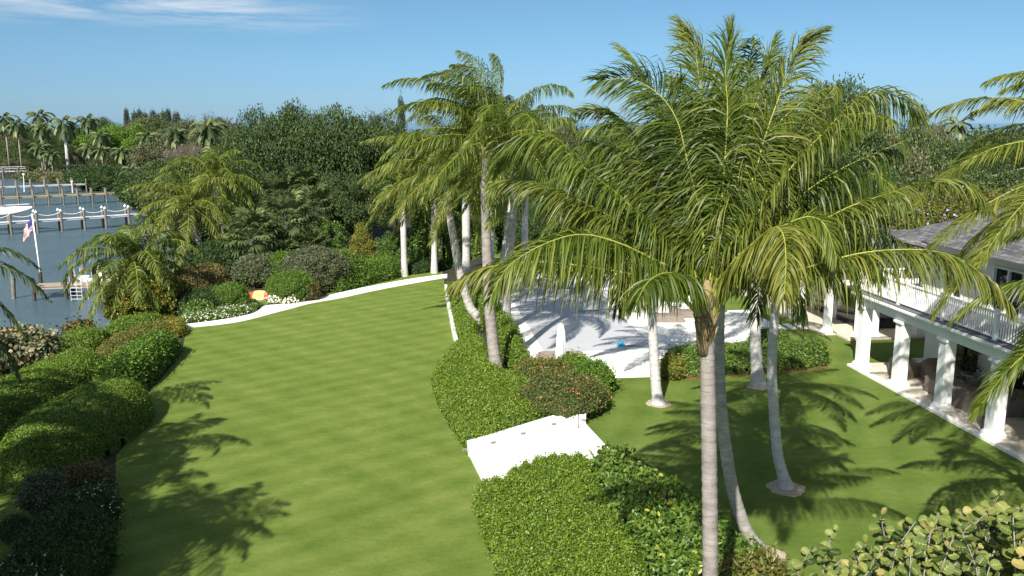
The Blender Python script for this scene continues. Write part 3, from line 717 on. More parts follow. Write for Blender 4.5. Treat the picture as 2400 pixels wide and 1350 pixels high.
hedge('flower_bed', [b_(628, 712), b_(683, 713), b_(718, 706), b_(740, 697), b_(730, 690), b_(660, 700), b_(634, 702)], .55, 'leafy', .10, .04, 'low bed of white flowers beside the red and yellow boards', cat='flower bed', R_=.4, amp=.08, seed=42, tilt=1.2, flowers=('flowerw', .10, .10, None), kind='stuff')
shrub('shrub', 683, 702, 3.1, 1.9, 'leafy', .11, .045, 'bright green bush right of the red and yellow boards', seed=43, amp=.16)
shrub('shrub', 722, 702, 1.6, 1.3, 'bronze', .10, .05, 'small reddish-brown bush at the end of the flower bed', seed=44)
shrub('shrub', 612, 668, 4.0, 2.2, 'grey', .14, .07, 'pale variegated shrub behind the boards', seed=45, amp=.2)
shrub('shrub', 672, 668, 3.0, 2.4, 'leafy', .13, .06, 'vivid green shrub behind the bright bush', seed=46, amp=.2)
shrub('shrub', 740, 678, 4.6, 3.0, 'grey', .14, .07, 'dark variegated shrub mass above the small reddish bush', seed=47, amp=.2)
shrub('shrub', 795, 668, 3.2, 2.6, 'gloss', .14, .07, 'glossy green shrub at the foot of the yellow tree', seed=48, amp=.2)
hedge('border_hedge', [b_(780, 690), b_(860, 668), b_(940, 652), b_(925, 640), b_(850, 652), b_(775, 672)], 1.5, 'leafy', .14, .07, 'uneven bright hedge left of the first royal palm', R_=.7, amp=.2, asc=1.4, seed=49)
hedge('border_hedge', [b_(950, 646), b_(1045, 634), b_(1045, 624), b_(948, 634)], .8, 'hedged', .12, .06, 'low dark hedge at the foot of the two white palms', R_=.5, amp=.12, seed=50)

# ------------------------------------------------------------------ centre and right planting
E = edge
def ez(x, y, z): return P(x, y, z)
hedge('ground_cover_bank', [b_(1076, 818), b_(1044, 846), b_(1014, 892), b_(1032, 950), b_(1064, 1008), b_(1096, 1062), P(1150, 1047, -.6), P(1215, 1020, -.35), P(1272, 997, 0), P(1262, 945, 0), P(1235, 900, 0), P(1190, 900, 0), P(1150, 870, 0), P(1130, 800, 0), P(1105, 795, -.3)], .62, 'cover', .085, .046, 'bright small-leaved ground cover bank between curb and steps', cat='ground cover', R_=.5, tilt=.9, amp=.18, asc=.6, seed=51, cov=2.9, kind='stuff')
hedge('bank_planting', [b_(1050, 668), b_(1056, 730), b_(1078, 815), P(1108, 800, -.3), P(1120, 740, 0), P(1095, 690, 0), P(1075, 660, 0)], .6, 'cover', .11, .055, 'narrow green planting along the inside of the white curb', cat='ground cover', R_=.5, amp=.11, seed=52, kind='stuff')
hedge('deck_hedge', [P(1122, 740), P(1150, 780), P(1180, 840), P(1215, 890), P(1248, 898), P(1232, 862), P(1213, 808), P(1190, 768), P(1160, 725), P(1142, 695), P(1110, 690)], 1.15, 'hedge', .12, .065, 'mid-green hedge running along the left edge of the pool deck', R_=.5, amp=.12, seed=53, cov=2.6)
shrub('flowering_shrub', 1320, 962, 3.4, 1.3, 'pinkbush', .10, .045, 'open shrub with pink flowers in the middle of the bank', z=0, seed=54, amp=.2, cov=1.4, flowers=('flowerp', .006, .07, None), dep=3.6)
shrub('flowering_shrub', 1270, 905, 2.2, 1.2, 'olive', .11, .05, 'yellowish-green shrub left of the pink-flowered one', z=0, seed=55, amp=.2, cov=1.6, flowers=('flowerp', .005, .08, None))
hedge('corner_hedge', [P(1352, 905), P(1390, 900), P(1422, 915), P(1428, 940), P(1395, 975), P(1345, 992), P(1275, 997), P(1268, 982), P(1330, 970), P(1372, 935)], .75, 'hedge', .11, .06, 'curved green hedge wrapping the bank at the upper lawn', R_=.4, amp=.10, seed=56, cov=2.6)
shrub('shrub', 1392, 918, 1.6, 1.3, 'leafy', .11, .055, 'round green bush at the corner of the pool deck', z=0, seed=57)
shrub('shrub', 1345, 880, 1.5, .95, 'hedge', .11, .055, 'dark low bush in front of the covered loungers', z=0, seed=58)
hedge('box_hedge', [P(1553, 884), P(1750, 880), P(1930, 862), P(1942, 850), P(1930, 846), P(1750, 850), P(1590, 856), P(1556, 868)], 1.1, 'gloss', .10, .055, 'long clipped box hedge with mulch strip in front of the pool', R_=.35, amp=.06, seed=59, cov=3)
shrub('shrub', 1574, 888, 1.0, 1.05, 'yellow', .10, .05, 'small yellow-leaved bush at the left end of the box hedge', z=0, seed=60)
hedge('box_hedge', [P(1750, 826), P(1845, 824), P(1850, 806), P(1756, 808)], .85, 'gloss', .10, .055, 'short dark hedge behind the long box hedge', R_=.3, amp=.08, seed=61)
# lower bank right of the steps
hedge('ground_cover_bank', [b_(1108, 1155), b_(1135, 1250), b_(1175, 1360), b_(1230, 1480), P(1420, 1520, -.2), P(1530, 1400, 0), P(1480, 1300, 0), P(1440, 1240, 0), P(1400, 1180, 0), P(1390, 1110, 0), P(1330, 1095, -.1), P(1240, 1118, -.4), P(1170, 1150, -.7)], .68, 'cover', .078, .042, 'dense small-leaved ground cover bank in the foreground below the steps', cat='ground cover', R_=.45, tilt=.9, amp=.22, asc=.55, seed=62, cov=2.9, kind='stuff')
hedge('glossy_shrub_bed', [P(1385, 1120), P(1402, 1190), P(1446, 1250), P(1490, 1310), P(1540, 1400), P(1600, 1500), P(1900, 1500), P(1830, 1390), P(1745, 1330), P(1690, 1270), P(1560, 1180), P(1470, 1115), P(1425, 1092)], .85, 'gloss', .17, .085, 'large glossy-leaved shrub bed between ground cover and upper lawn', cat='shrub bed', R_=.4, amp=.14, asc=.9, seed=63, cov=2.3, shape='oval', tilt=.8, kind='stuff')
hedge('fine_leaved_hedge', [P(1432, 1084), P(1480, 1108), P(1570, 1168), P(1700, 1262), P(1712, 1250), P(1575, 1155), P(1485, 1098), P(1440, 1078)], .55, 'leafy', .10, .045, 'thin fine-leaved strip edging the upper lawn beside glossy shrubs', R_=.2, amp=.08, seed=64)
shrub('shrub', 1775, 1440, 2.2, 1.25, 'olive', .13, .05, 'loose narrow-leaved shrub at the foot of the leaning palm', z=0, seed=65, cov=1.6, amp=.2)

# ------------------------------------------------------------------ palms
WIND = np.array((-1.0, 0.25, 0.0))
def frond(pts, rng, leaf=.85, pairs=85, g=1.0, wind=.35, width=.045, t0=.14, mat='palm', rach='rachis', base=.5, spread=1.0, name='frond', parent=None, seg=4, rr=.045, rb=(0.25, .75), vee=.25, k=5, a0=0.0, gb=1.0):
    n = 40; q = cr(pts, n); T = unit(np.gradient(q, axis=0))
    up = np.array((0, 0, 1.0)); u = up - up.dot(T[0]) * T[0]
    if np.linalg.norm(u) < .15: u = np.array((0, -1.0, 0)) - T[0] * -T[0][1]
    u = u / np.linalg.norm(u); U = np.zeros_like(T)
    for i in range(n):
        u = u - u.dot(T[i]) * T[i]; u = u / (np.linalg.norm(u) + 1e-9); U[i] = u
    Sd = np.cross(T, U)
    mb = MB()
    rad = np.interp(np.linspace(0, 1, n), [0, .06, .16, .5, 1], [rr * 1.6, rr * .95, rr * .6, rr * .32, rr * .1])
    mb.tube(q, rad, k=k, m=1, cap=False)
    tt = np.linspace(t0, .995, pairs); tt = np.repeat(tt, 2) + rng.normal(0, .003, pairs * 2); tt = np.clip(tt, t0, .998)
    sd = np.tile([1.0, -1.0], pairs); f = tt * (n - 1); i0 = np.clip(f.astype(int), 0, n - 2); fr = (f - i0)[:, None]
    pos = q[i0] * (1 - fr) + q[i0 + 1] * fr; TT = unit(T[i0] * (1 - fr) + T[i0 + 1] * fr); UU = U[i0]; SS = Sd[i0]
    tn = (tt - t0) / (1 - t0)
    Ln = leaf * np.interp(tn, [0, .08, .3, .6, .85, 1], [.45, .75, 1, .95, .62, .32]) * rng.uniform(.82, 1.08, len(tt))
    a = np.interp(tn, [0, .5, 1], [.2, .45, 1.1]) / spread + a0 * (tn > -1) + rng.normal(0, .07, len(tt))
    D0 = SS * (sd * np.cos(a))[:, None] + TT * np.sin(a)[:, None] + UU * (vee + rng.normal(0, .1, len(tt)))[:, None]
    D0 = unit(D0)
    gg = g * rng.uniform(.65, 1.6, len(tt))[:, None]
    gg *= np.interp(tn, [0, .55, 1], [gb, 1 + (gb - 1) * .25, 1])[:, None]
    brk = rng.random(len(tt)) < .10
    gg[brk] *= 2.2
    ps = [pos]; ds = []
    p = pos
    for s in range(seg):
        sf = (s + .55) / seg
        dd = unit(D0 + np.array((0, 0, -1.0)) * gg * sf ** 1.15 * 1.6 + WIND * wind * sf + rng.normal(0, .05, D0.shape))
        p = p + dd * (Ln / seg)[:, None]; ps.append(p); ds.append(dd)
    ds.append(ds[-1]); ps = np.stack(ps, 1); ds = np.stack(ds, 1)
    wv = TT[:, None] - (TT[:, None] * ds).sum(-1, keepdims=True) * ds
    wv = unit(wv); nv = np.cross(ds, wv)
    ph = rng.normal(0, .7, len(tt))[:, None, None]
    wv = wv * np.cos(ph) + nv * np.sin(ph)
    prof = np.interp(np.linspace(0, 1, seg + 1), [0, .25, .7, 1], [.45, 1, .75, .06])[None, :, None]
    wd = (width * rng.uniform(.75, 1.15, len(tt)))[:, None, None] * prof * .5
    V = np.stack([ps - wv * wd, ps + wv * wd], 2)           # (n, seg+1, 2, 3)
    m = len(tt); base_i = (np.arange(m) * (seg + 1) * 2)[:, None] + (np.arange(seg) * 2)[None]
    F = np.stack([base_i, base_i + 1, base_i + 3, base_i + 2], -1).reshape(-1, 4)
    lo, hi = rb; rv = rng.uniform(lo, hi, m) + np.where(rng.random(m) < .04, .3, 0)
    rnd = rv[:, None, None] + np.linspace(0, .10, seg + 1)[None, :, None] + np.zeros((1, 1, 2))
    mb.add(V.reshape(-1, 3), F, np.clip(rnd, 0, 1).reshape(-1), 0)
    return mb.build(name, [M[mat], M[rach]], parent=parent, smooth=True)

def grow(h, az, el, Lf, rng, droop=1.0, wind=.5, n=9):      # a rachis that bends down and downwind
    d = np.array((math.cos(az) * math.cos(el), math.sin(az) * math.cos(el), math.sin(el)))
    p = np.array(h, float) + d * .12; out = [p.copy()]
    for i in range(n):
        t = (i + 1) / n
        d = d + np.array((0, 0, -1)) * droop * (.07 + .22 * t) + WIND * wind * .16 * t + rng.normal(0, .015, 3)
        d = d / np.linalg.norm(d); p = p + d * Lf / n; out.append(p.copy())
    return out

def trunk(par, pts, rads, mat, n=120, ripple=.035, k=14, name='trunk'):
    q = cr([np.r_[a, r] for a, r in zip(pts, rads)], n)
    zz = np.arange(n); rr = q[:, 3] * (1 + ripple * np.where(zz % 3 == 0, 1.0, np.where(zz % 3 == 1, -.8, 0.1)) + np.random.default_rng(int(abs(pts[0][0] * 100)) + 3).normal(0, ripple * .3, n))
    mb = MB(); mb.tube(q[:, :3], rr, k=k)
    return mb.build(name, M[mat], parent=par, smooth=True), q

def coconut(label, pts, r0, r1, mat='trunk', nf=22, Lf=4.6, seed=1, wind=.6, droop=1.0, leafm='palm', fronds=None, leaf=.8, pairs=60, heart=None, group=None, width=.055, rb=(.2, .75), el0=(-.35, 1.35), name='coconut_palm', g=1.0, azr=None, boots=True, rach='rachis', seg=4):
    rng = np.random.default_rng(seed)
    o = empty(name, pts[0], label, 'palm tree', group)
    n = len(pts); rads = [r0 * 1.5, r0 * 1.05] + list(np.linspace(r0, r1, n - 2)) if n > 2 else [r0 * 1.4, r1]
    # a flared foot
    p0, p1 = np.array(pts[0]), np.array(pts[1]); mid = p0 + (p1 - p0) * min(.35, .9 / np.linalg.norm(p1 - p0))
    ptsf = [p0 - np.array((0, 0, .15)), p0 + (p1 - p0) * .06, mid] + [np.array(a) for a in pts[1:]]
    rads = [r0 * 1.65, r0 * 1.5, r0 * 1.12] + list(np.linspace(r0, r1, n - 1))
    trunk(o, ptsf, rads, mat)
    h = np.array(pts[-1], float)
    if boots:
        mb = MB()
        for i in range(12):
            az = i * 2.4; e = 1.22 - i * .012
            dd = np.array((math.cos(az) * math.cos(e), math.sin(az) * math.cos(e), math.sin(e)))
            b0 = h + np.array((0, 0, -.55 + i * .06)) + np.array((math.cos(az), math.sin(az), 0)) * r1 * .75
            mb.tube([b0, b0 + dd * .16, b0 + dd * .34], [.085, .07, .03], k=6, sq=.5)
        mb.tube([h - np.array((0, 0, .75)), h - np.array((0, 0, .45)), h - np.array((0, 0, .05)), h + np.array((0, 0, .25)), h + np.array((0, 0, .6))], [r1 * .98, r1 * 1.25, r1 * 1.45, r1 * 1.1, .05], k=12)
        mb.build('leaf_base', M['boot'], parent=o, smooth=True)
    hh = h + np.array((0, 0, .2))
    if fronds:
        for (cps, kw) in fronds:
            a = dict(leaf=leaf, pairs=pairs, width=width, mat=leafm, g=g, rb=rb, rach=rach, seg=seg); a.update(kw)
            frond(cps, rng, parent=o, **a)
    for i in range(nf):
        f = (i + .5) / nf; el = el0[0] + (el0[1] - el0[0]) * f ** 1.1 + rng.normal(0, .06)
        az = i * 2.39996 + rng.normal(0, .2) if azr is None else rng.uniform(*azr)
        Li = Lf * (1 - .25 * max(0, f - .7) / .3) * rng.uniform(.88, 1.08)
        cps = grow(hh, az, el, Li, rng, droop * (.8 + .5 * rng.random()), wind)
        frond(cps, rng, leaf=leaf, pairs=pairs, width=width, mat=leafm, g=g * rng.uniform(.7, 1.2), wind=.3 + wind * .4, rb=(rb[0], rb[1]), parent=o, rach=rach, seg=seg)
    return o

# main coconut palm: its fronds follow the ones in view, each with its own depth
Y0 = 14.6
Hm = A(1655, 668, Y0)
def FR(px, d_end, d_mid=None, start=True):
    k = len(px); dx = px[min(1, k - 1)][0] - 1655; out = [A(1655 + max(-13, min(13, dx * .14)), 738 - (abs(dx) < 60) * 22, Y0 + .08 * (1 if d_end > 0 else -1))]
    for i, (x, y) in enumerate(px):
        t = (i + 1) / k
        out.append(A(x, y, Y0 + (d_end * t ** 1.3 if d_mid is None else d_mid * math.sin(math.pi * t) + d_end * t)))
    return out
mf = [
 (FR([(1560, 668), (1480, 643), (1396, 628), (1331, 619), (1267, 614), (1202, 617), (1130, 630), (1060, 665)], -.2), dict(mat='palmy', g=2.0, rb=(.3, .85))),
 (FR([(1591, 642), (1539, 612), (1487, 586), (1456, 572), (1396, 553), (1344, 551), (1293, 565), (1240, 590), (1189, 628), (1150, 695)], -1.6), dict(g=1.9, leaf=1.1)),
 (FR([(1616, 626), (1551, 561), (1472, 477), (1412, 427), (1362, 387), (1308, 343), (1258, 323), (1199, 348), (1160, 400)], .8), dict(g=1.5, leaf=1.1, wind=.5)),
 (FR([(1600, 640), (1520, 580), (1450, 520), (1357, 469), (1298, 442), (1223, 426), (1160, 428)], 1.6), dict(mat='palmy', g=1.3, wind=.5)),
 (FR([(1648, 560), (1640, 502), (1630, 452), (1611, 378), (1591, 293), (1561, 239), (1521, 204), (1472, 184), (1400, 190)], .6), dict(g=.5, gb=3.2, leaf=1.1, wind=.35, rb=(.0, .45), pairs=202)),
 (FR([(1665, 600), (1668, 500), (1662, 380), (1655, 268), (1640, 194), (1628, 120), (1600, 60)], 1.0), dict(g=.3, gb=8, a0=.35, leaf=1.1, pairs=216, wind=.45, mat='palmy', rb=(.2, .6))),
 (FR([(1672, 600), (1690, 480), (1700, 360), (1705, 250), (1700, 160), (1712, 70)], .5), dict(g=.35, gb=8, a0=.4, leaf=1.1, wind=.3, pairs=216)),
 (FR([(1700, 600), (1734, 556), (1799, 467), (1863, 382), (1928, 313), (1987, 252), (2037, 223), (2072, 218), (2126, 238), (2161, 285)], .4), dict(g=1.3, leaf=1.05, wind=.0, mat='palmy', rb=(.15, .7), pairs=175)),
 (FR([(1740, 610), (1830, 560), (1928, 516), (1997, 482), (2072, 457), (2146, 432), (2221, 425), (2270, 442), (2320, 492)], 1.3), dict(g=1.5, mat='palmy', rb=(.15, .75))),
 (FR([(1740, 662), (1800, 650), (1853, 638), (1922, 618), (2004, 596), (2085, 586), (2167, 586), (2228, 598), (2268, 618), (2330, 663), (2372, 720)], -.7), dict(g=2.1, leaf=1.12, mat='palmy', rb=(.2, .8), wind=.0, pairs=182)),
 (FR([(1700, 640), (1750, 585), (1795, 545), (1822, 533), (1838, 560), (1842, 620), (1838, 690)], -2.6), dict(g=1.6, leaf=.95, mat='palmy', rb=(.35, .9), wind=.1, vee=0)),
 (FR([(1720, 610), (1790, 560), (1850, 522), (1900, 508), (1935, 530), (1960, 600)], -.8), dict(g=1.4, leaf=.95, rb=(.2, .8))),
 (FR([(1700, 560), (1764, 420), (1790, 330), (1820, 243), (1850, 164), (1880, 110), (1920, 75)], 1.2), dict(g=.35, gb=8, a0=.35, leaf=1.1, wind=-.2, pairs=216, mat='palmy', rb=(.2, .7))),
 (FR([(1690, 560), (1725, 400), (1755, 290), (1790, 190), (1812, 100)], 1.6), dict(g=.35, gb=8, a0=.4, leaf=1.05, wind=-.1, pairs=202)),
 (FR([(1610, 600), (1560, 480), (1520, 380), (1470, 300), (1420, 262), (1365, 262)], 1.8), dict(g=.7, leaf=1.0, wind=.7, mat='palmy', rb=(.1, .6))),
 (FR([(1620, 560), (1590, 420), (1560, 300), (1530, 220), (1490, 150), (1450, 110)], 2.3), dict(g=.5, leaf=.8, wind=.6)),
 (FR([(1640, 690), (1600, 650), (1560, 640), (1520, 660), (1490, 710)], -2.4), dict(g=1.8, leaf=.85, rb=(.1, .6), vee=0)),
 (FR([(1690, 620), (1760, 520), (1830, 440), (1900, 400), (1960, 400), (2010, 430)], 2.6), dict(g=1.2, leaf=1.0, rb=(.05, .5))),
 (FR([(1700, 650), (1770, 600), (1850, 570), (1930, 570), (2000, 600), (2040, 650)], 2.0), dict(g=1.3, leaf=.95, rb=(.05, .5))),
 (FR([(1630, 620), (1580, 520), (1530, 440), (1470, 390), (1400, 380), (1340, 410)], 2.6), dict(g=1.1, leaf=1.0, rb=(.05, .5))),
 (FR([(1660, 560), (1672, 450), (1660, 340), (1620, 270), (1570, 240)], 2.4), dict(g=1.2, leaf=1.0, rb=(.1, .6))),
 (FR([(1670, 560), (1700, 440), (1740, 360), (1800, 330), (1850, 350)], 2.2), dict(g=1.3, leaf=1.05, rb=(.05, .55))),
]
def arc(ex, ey, de, up, k=7):               # petiole leaves the heart, rises by up and falls to the tip (ex, ey)
    a = np.array((1655, 690.0)); b = np.array((ex, ey)); o_ = [A(1655 + (9 if ex > 1655 else -9), 722, Y0 + .12)]
    for i in range(1, k + 1):
        t = i / k; p = a * (1 - t) + b * t; o_.append(A(p[0], p[1] - up * math.sin(math.pi * min(1, t * 1.02)) , Y0 + de * t))
    return o_
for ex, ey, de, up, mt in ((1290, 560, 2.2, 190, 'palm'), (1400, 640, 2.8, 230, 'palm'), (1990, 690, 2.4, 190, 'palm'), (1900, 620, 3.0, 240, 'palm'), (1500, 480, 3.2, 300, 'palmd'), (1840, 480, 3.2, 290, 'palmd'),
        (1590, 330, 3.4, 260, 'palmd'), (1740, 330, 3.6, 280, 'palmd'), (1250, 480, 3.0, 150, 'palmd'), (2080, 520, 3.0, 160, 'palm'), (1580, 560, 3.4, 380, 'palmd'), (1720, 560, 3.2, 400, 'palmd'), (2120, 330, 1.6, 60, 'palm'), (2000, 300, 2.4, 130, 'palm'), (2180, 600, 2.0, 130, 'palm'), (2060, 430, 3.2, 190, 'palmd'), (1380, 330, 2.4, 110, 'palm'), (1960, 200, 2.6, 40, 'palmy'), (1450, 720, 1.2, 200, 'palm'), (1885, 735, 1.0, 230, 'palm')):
    mf.append((arc(ex, ey, de, up), dict(g=3.4, leaf=1.2, rb=(.05, .55), mat=mt, pairs=170, wind=.35)))  # inner fronds in darker leaf tones, crown shade put into their colour
mbase = A(1672, 1698, 14.9); mbase[2] = 0
coconut('tall ringed coconut palm in the foreground with the largest crown', [mbase, A(1666, 1480, 14.85), A(1664, 1200, 14.75), A(1660, 950, 14.65), A(1657, 800, 14.6), A(1655, 735, Y0)], .15, .125, nf=0, fronds=mf, seed=5, leaf=1.05, pairs=185, width=.027, seg=5)

def pal(px, z0=0.0, Ys=None):              # trunk points from picture spots: the first stands on the ground
    f = P(px[0][0], px[0][1], z0); out = [f]
    ye = f[1] + (Ys or 0)
    for i, (x, y) in enumerate(px[1:]): out.append(A(x, y, f[1] + (Ys or 0) * (i + 1) / (len(px) - 1)))
    return out
G1 = 'palms on the upper lawn'
coconut('leaning palm whose trunk crosses behind the foreground palm', pal([(1785, 1297), (1748, 1240), (1718, 1150), (1698, 1030), (1688, 930), (1684, 800), (1690, 620), (1700, 480)], 0, -1.8), .17, .13, mat='trunkl', nf=26, Lf=4.3, seed=6, pairs=110, width=.034, wind=.35, droop=.8, group=G1, g=1.5, leaf=1.0, el0=(-.25, 1.45))
coconut('pale straight palm in a shell ring at the centre of the upper lawn', pal([(1842, 1143), (1822, 1060), (1813, 950), (1809, 850), (1816, 740), (1828, 620), (1842, 500)], 0, .3), .17, .12, mat='trunkw', nf=24, Lf=4.2, seed=7, pairs=110, width=.034, wind=.4, group=G1, leafm='palm')
coconut('palm with a dark stained foot just in front of the box hedge', pal([(1777, 903), (1772, 830), (1770, 740), (1778, 600), (1788, 440), (1795, 380)], 0, .3), .26, .15, mat='trunkw', nf=24, Lf=4.4, seed=8, pairs=110, width=.034, wind=.4, group=G1)
coconut('white palm trunk left of the box hedge by the pool deck', pal([(1543, 946), (1537, 900), (1531, 800), (1526, 720), (1512, 600), (1490, 480)], 0, .2), .22, .14, mat='trunkw', nf=26, Lf=4.5, seed=9, pairs=110, width=.034, wind=.45, group=G1)
for px, r in (((1786, 1302), .62), ((1842, 1145), .60), ((1775, 906), .52), ((1543, 946), .52)):
    c = P(px[0], px[1], 0)
    an = np.linspace(0, 2 * math.pi, 28, endpoint=False)
    sheet('shell_ring', [(c[0] + r * math.cos(a) * (1 + .07 * math.sin(5 * a + px[0]) + .05 * math.sin(9 * a)), c[1] + r * math.sin(a) * (1 + .07 * math.sin(4 * a + 1) + .05 * math.sin(11 * a))) for a in an], .022, M['shell'], skirt=.03)

G2 = 'palms clustered between lawn and pool'
kw = dict(group=G2, pairs=100, width=.042, leaf=1.0, g=1.6)
coconut('tallest ringed palm rising from the bank left of the pool', pal([(1166, 883), (1155, 800), (1146, 700), (1140, 560), (1137, 450), (1142, 345)], -.1, .2), .27, .17, mat='trunk', nf=36, Lf=5.3, seed=71, wind=.95, leafm='palm', el0=(-.1, 1.5), **kw)
coconut('palm leaning left with a bent foot and a yellowish crown', pal([(1125, 752), (1100, 715), (1078, 640), (1060, 540), (1048, 470), (1044, 410)], -.2, .3), .27, .18, mat='trunkl', nf=34, Lf=5.6, seed=72, wind=1.25, leafm='palmy', **kw)
coconut('palm standing in the hedge at the pool deck corner', pal([(1184, 778), (1187, 720), (1193, 600), (1203, 500), (1212, 370)], 0, .5), .26, .17, mat='trunkl', nf=26, Lf=5.2, seed=73, wind=.95, leafm='palm', **kw)
coconut('slim palm leaning left behind the pool deck corner palm', pal([(1170, 700), (1178, 620), (1190, 540), (1202, 440), (1210, 330)], 0, 1), .24, .17, mat='trunkl', nf=20, Lf=4.6, seed=74, wind=.9, leafm='palm', **kw)
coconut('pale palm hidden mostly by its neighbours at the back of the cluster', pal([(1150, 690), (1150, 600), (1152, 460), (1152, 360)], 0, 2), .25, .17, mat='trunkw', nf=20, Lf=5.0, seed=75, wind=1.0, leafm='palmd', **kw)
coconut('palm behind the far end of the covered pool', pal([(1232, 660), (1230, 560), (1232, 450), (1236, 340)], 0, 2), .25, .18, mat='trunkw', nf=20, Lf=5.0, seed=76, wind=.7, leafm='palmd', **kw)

# left shore palms
G3 = 'coconut palms on the shore'
kw = dict(pairs=62, width=.075, leaf=1.0, g=1.3, group=G3)
coconut('small coconut palm on the shore in front of the timber dock', pal([(342, 736), (334, 700), (325, 665), (314, 618)], ZL, 0), .25, .2, nf=30, Lf=4.8, seed=81, wind=.3, leafm='palm', el0=(-.5, 1.35), **kw)
coconut('yellow-fronded coconut palm on a slim leaning trunk above the shore', pal([(489, 642), (470, 580), (455, 535), (441, 487)], ZL, 0), .26, .18, nf=32, Lf=5.6, seed=82, wind=.5, leafm='palmy', el0=(-.6, 1.3), **kw)
coconut('coconut palm behind the yellow-fronded one, fronds trailing right', pal([(535, 630), (520, 540), (508, 440), (502, 425)], ZL, 3), .22, .17, nf=28, Lf=5.6, seed=83, wind=.2, leafm='palm', **kw)
kw = dict(pairs=56, width=.06)
coconut('coconut palm at the left edge, only its frond tips in view', [np.array((-22.5, 29, ZL)), np.array((-21.7, 29, 2)), np.array((-20.8, 28.5, 6.2))], .17, .13, nf=30, Lf=4.9, seed=84, wind=-.3, leafm='palmd', el0=(-.9, 1.2), **kw)
for i, (sx, sy, z) in enumerate(((312, 1060, 8.0), (345, 1285, 8.6), (170, 1175, 7.6), (110, 1230, 8.4), (270, 1300, 9.0), (60, 1330, 8.0))):
    q = P(sx, sy, ZL); h_ = (z - ZL) / math.tan(SUN_EL); x, y = q[0] - h_ * math.sin(R(20)), q[1] - h_ * math.cos(R(20))
    coconut(['palm beyond the left edge shading the lawn past the oval hedge', 'palm behind the camera shading the lower lawn', 'palm beyond the left edge shading the oval hedge', 'palm beyond the left edge shading the dark shrubs', 'palm behind the camera shading the dark shrubs', 'palm left of the camera shading the bottom left corner'][i], [np.array((x - .4, y, ZL)), np.array((x - .2, y, 3)), np.array((x, y, z))], .17, .13, nf=34, Lf=4.2, seed=90 + i, wind=.3, leafm='palm', group='palms beside and behind the camera', pairs=56, width=.06)
# right edge
G4 = 'palms at the right edge'
coconut('palm at the right edge with lower fronds before the balcony', [np.array((14.2, 17.0, 0)), np.array((13.9, 17.2, 4)), np.array((13.5, 17.4, 7.8))], .17, .13, nf=18, Lf=4.6, seed=101, wind=.3, leafm='palm', group=G4, pairs=105, width=.038, leaf=.9, g=1.3, el0=(-.5, 1.3))
coconut('taller palm at the right edge with fronds against the sky', [np.array((16.9, 22.0, 0)), np.array((16.5, 22.2, 5)), np.array((15.8, 22.4, 10.2))], .17, .13, nf=32, Lf=5.6, seed=102, wind=.6, leafm='palmy', group=G4, pairs=95, width=.042, leaf=.95, g=1.3)

# royal palms
def royal(label, px, z0, seed, Lf=3.6, r=.25):
    rng = np.random.default_rng(seed); pts = pal(px, z0, 0)
    o = empty('royal_palm', pts[0], label, 'palm tree', 'white-trunked royal palms')
    p0 = pts[0]; ptp = pts[-1]
    pts2 = [p0 - np.array((0, 0, .1)), p0 + (ptp - p0) * .04, p0 + (ptp - p0) * .3, p0 + (ptp - p0) * .7, ptp]
    trunk(o, pts2, [r * 1.45, r * 1.25, r * .95, r * 1.0, r * .72], 'trunkw', ripple=.006, n=40)
    mb = MB(); h = ptp; mb.tube([h, h + (0, 0, .3), h + (0, 0, 1.1), h + (0, 0, 1.5)], [r * .72, r * .8, r * .5, r * .25], k=10)
    mb.build('crownshaft', M['shaft'], parent=o, smooth=True)
    hh = h + np.array((0, 0, 1.4))
    for i in range(15):
        el = -.35 + 1.6 * (i + .5) / 15
        frond(grow(hh, i * 2.4, el, Lf * rng.uniform(.9, 1.1), rng, 1.3, .35), rng, leaf=.7, pairs=46, width=.09, mat='palm', rach='rachisd', parent=o, g=1.2, vee=.4)
    return o
royal('white royal palm left of its twin at the end of the path', [(948, 647), (944, 480)], ZL, 111)
royal('white royal palm beside the end of the white path', [(1018, 640), (1017, 445)], ZL, 112)
royal('thick white royal palm half hidden in the palm cluster', [(1093, 668), (1092, 420)], -.2, 113, r=.3)

# fan palms
def fan(label, px, py, ytop, seed, Yd=None, Lf=1.5, z=ZL, n=40, r=.17, group='fan palms before the dark trees'):
    rng = np.random.default_rng(seed)
    f = P(px, py, z) if Yd is None else np.array((A(px, py, Yd)[0], Yd, z))
    h = A(px, ytop, f[1])
    o = empty('fan_palm', f, label, 'palm tree', group)
    mb = MB(); mb.tube(cr([f - (0, 0, .1), f * .5 + h * .5 + rng.normal(0, .1, 3), h], 14), [r] * 14, k=8); mb.build('trunk', M['bark'], parent=o, smooth=True)
    mb = MB()
    for i in range(n):
        el = -.75 + 2.1 * (i + .5) / n; az = i * 2.4
        d = np.array((math.cos(az) * math.cos(el), math.sin(az) * math.cos(el), math.sin(el)))
        b = h + d * Lf * rng.uniform(.75, 1.05); mb.tube([h, b], [.018, .012], k=3, m=0, cap=False)
        u = np.cross(d, (0, 0, 1.0)); u /= np.linalg.norm(u) + 1e-6; w = np.cross(u, d)
        ns = 17; rv = rng.uniform(.15, .9)
        for s in range(ns):
            a = (s / (ns - 1) - .5) * 3.6
            dd = d * math.cos(a) + u * math.sin(a); dd = unit(dd + rng.normal(0, .05, 3)); Ls = Lf * .75 * (1 - .25 * abs(a) / 1.8) * rng.uniform(.85, 1.1)
            m1 = b + dd * Ls * .55; e = m1 + unit(dd + np.array((0, 0, -.7))) * Ls * .45
            sv = unit(np.cross(dd, w)) * .048 * Lf
            mb.add([b, m1 - sv, m1 + sv, e], [(0, 1, 3, 2)], [rv] * 4)
    mb.build('crown', [M['sabal'], M['rachisd']], parent=o)
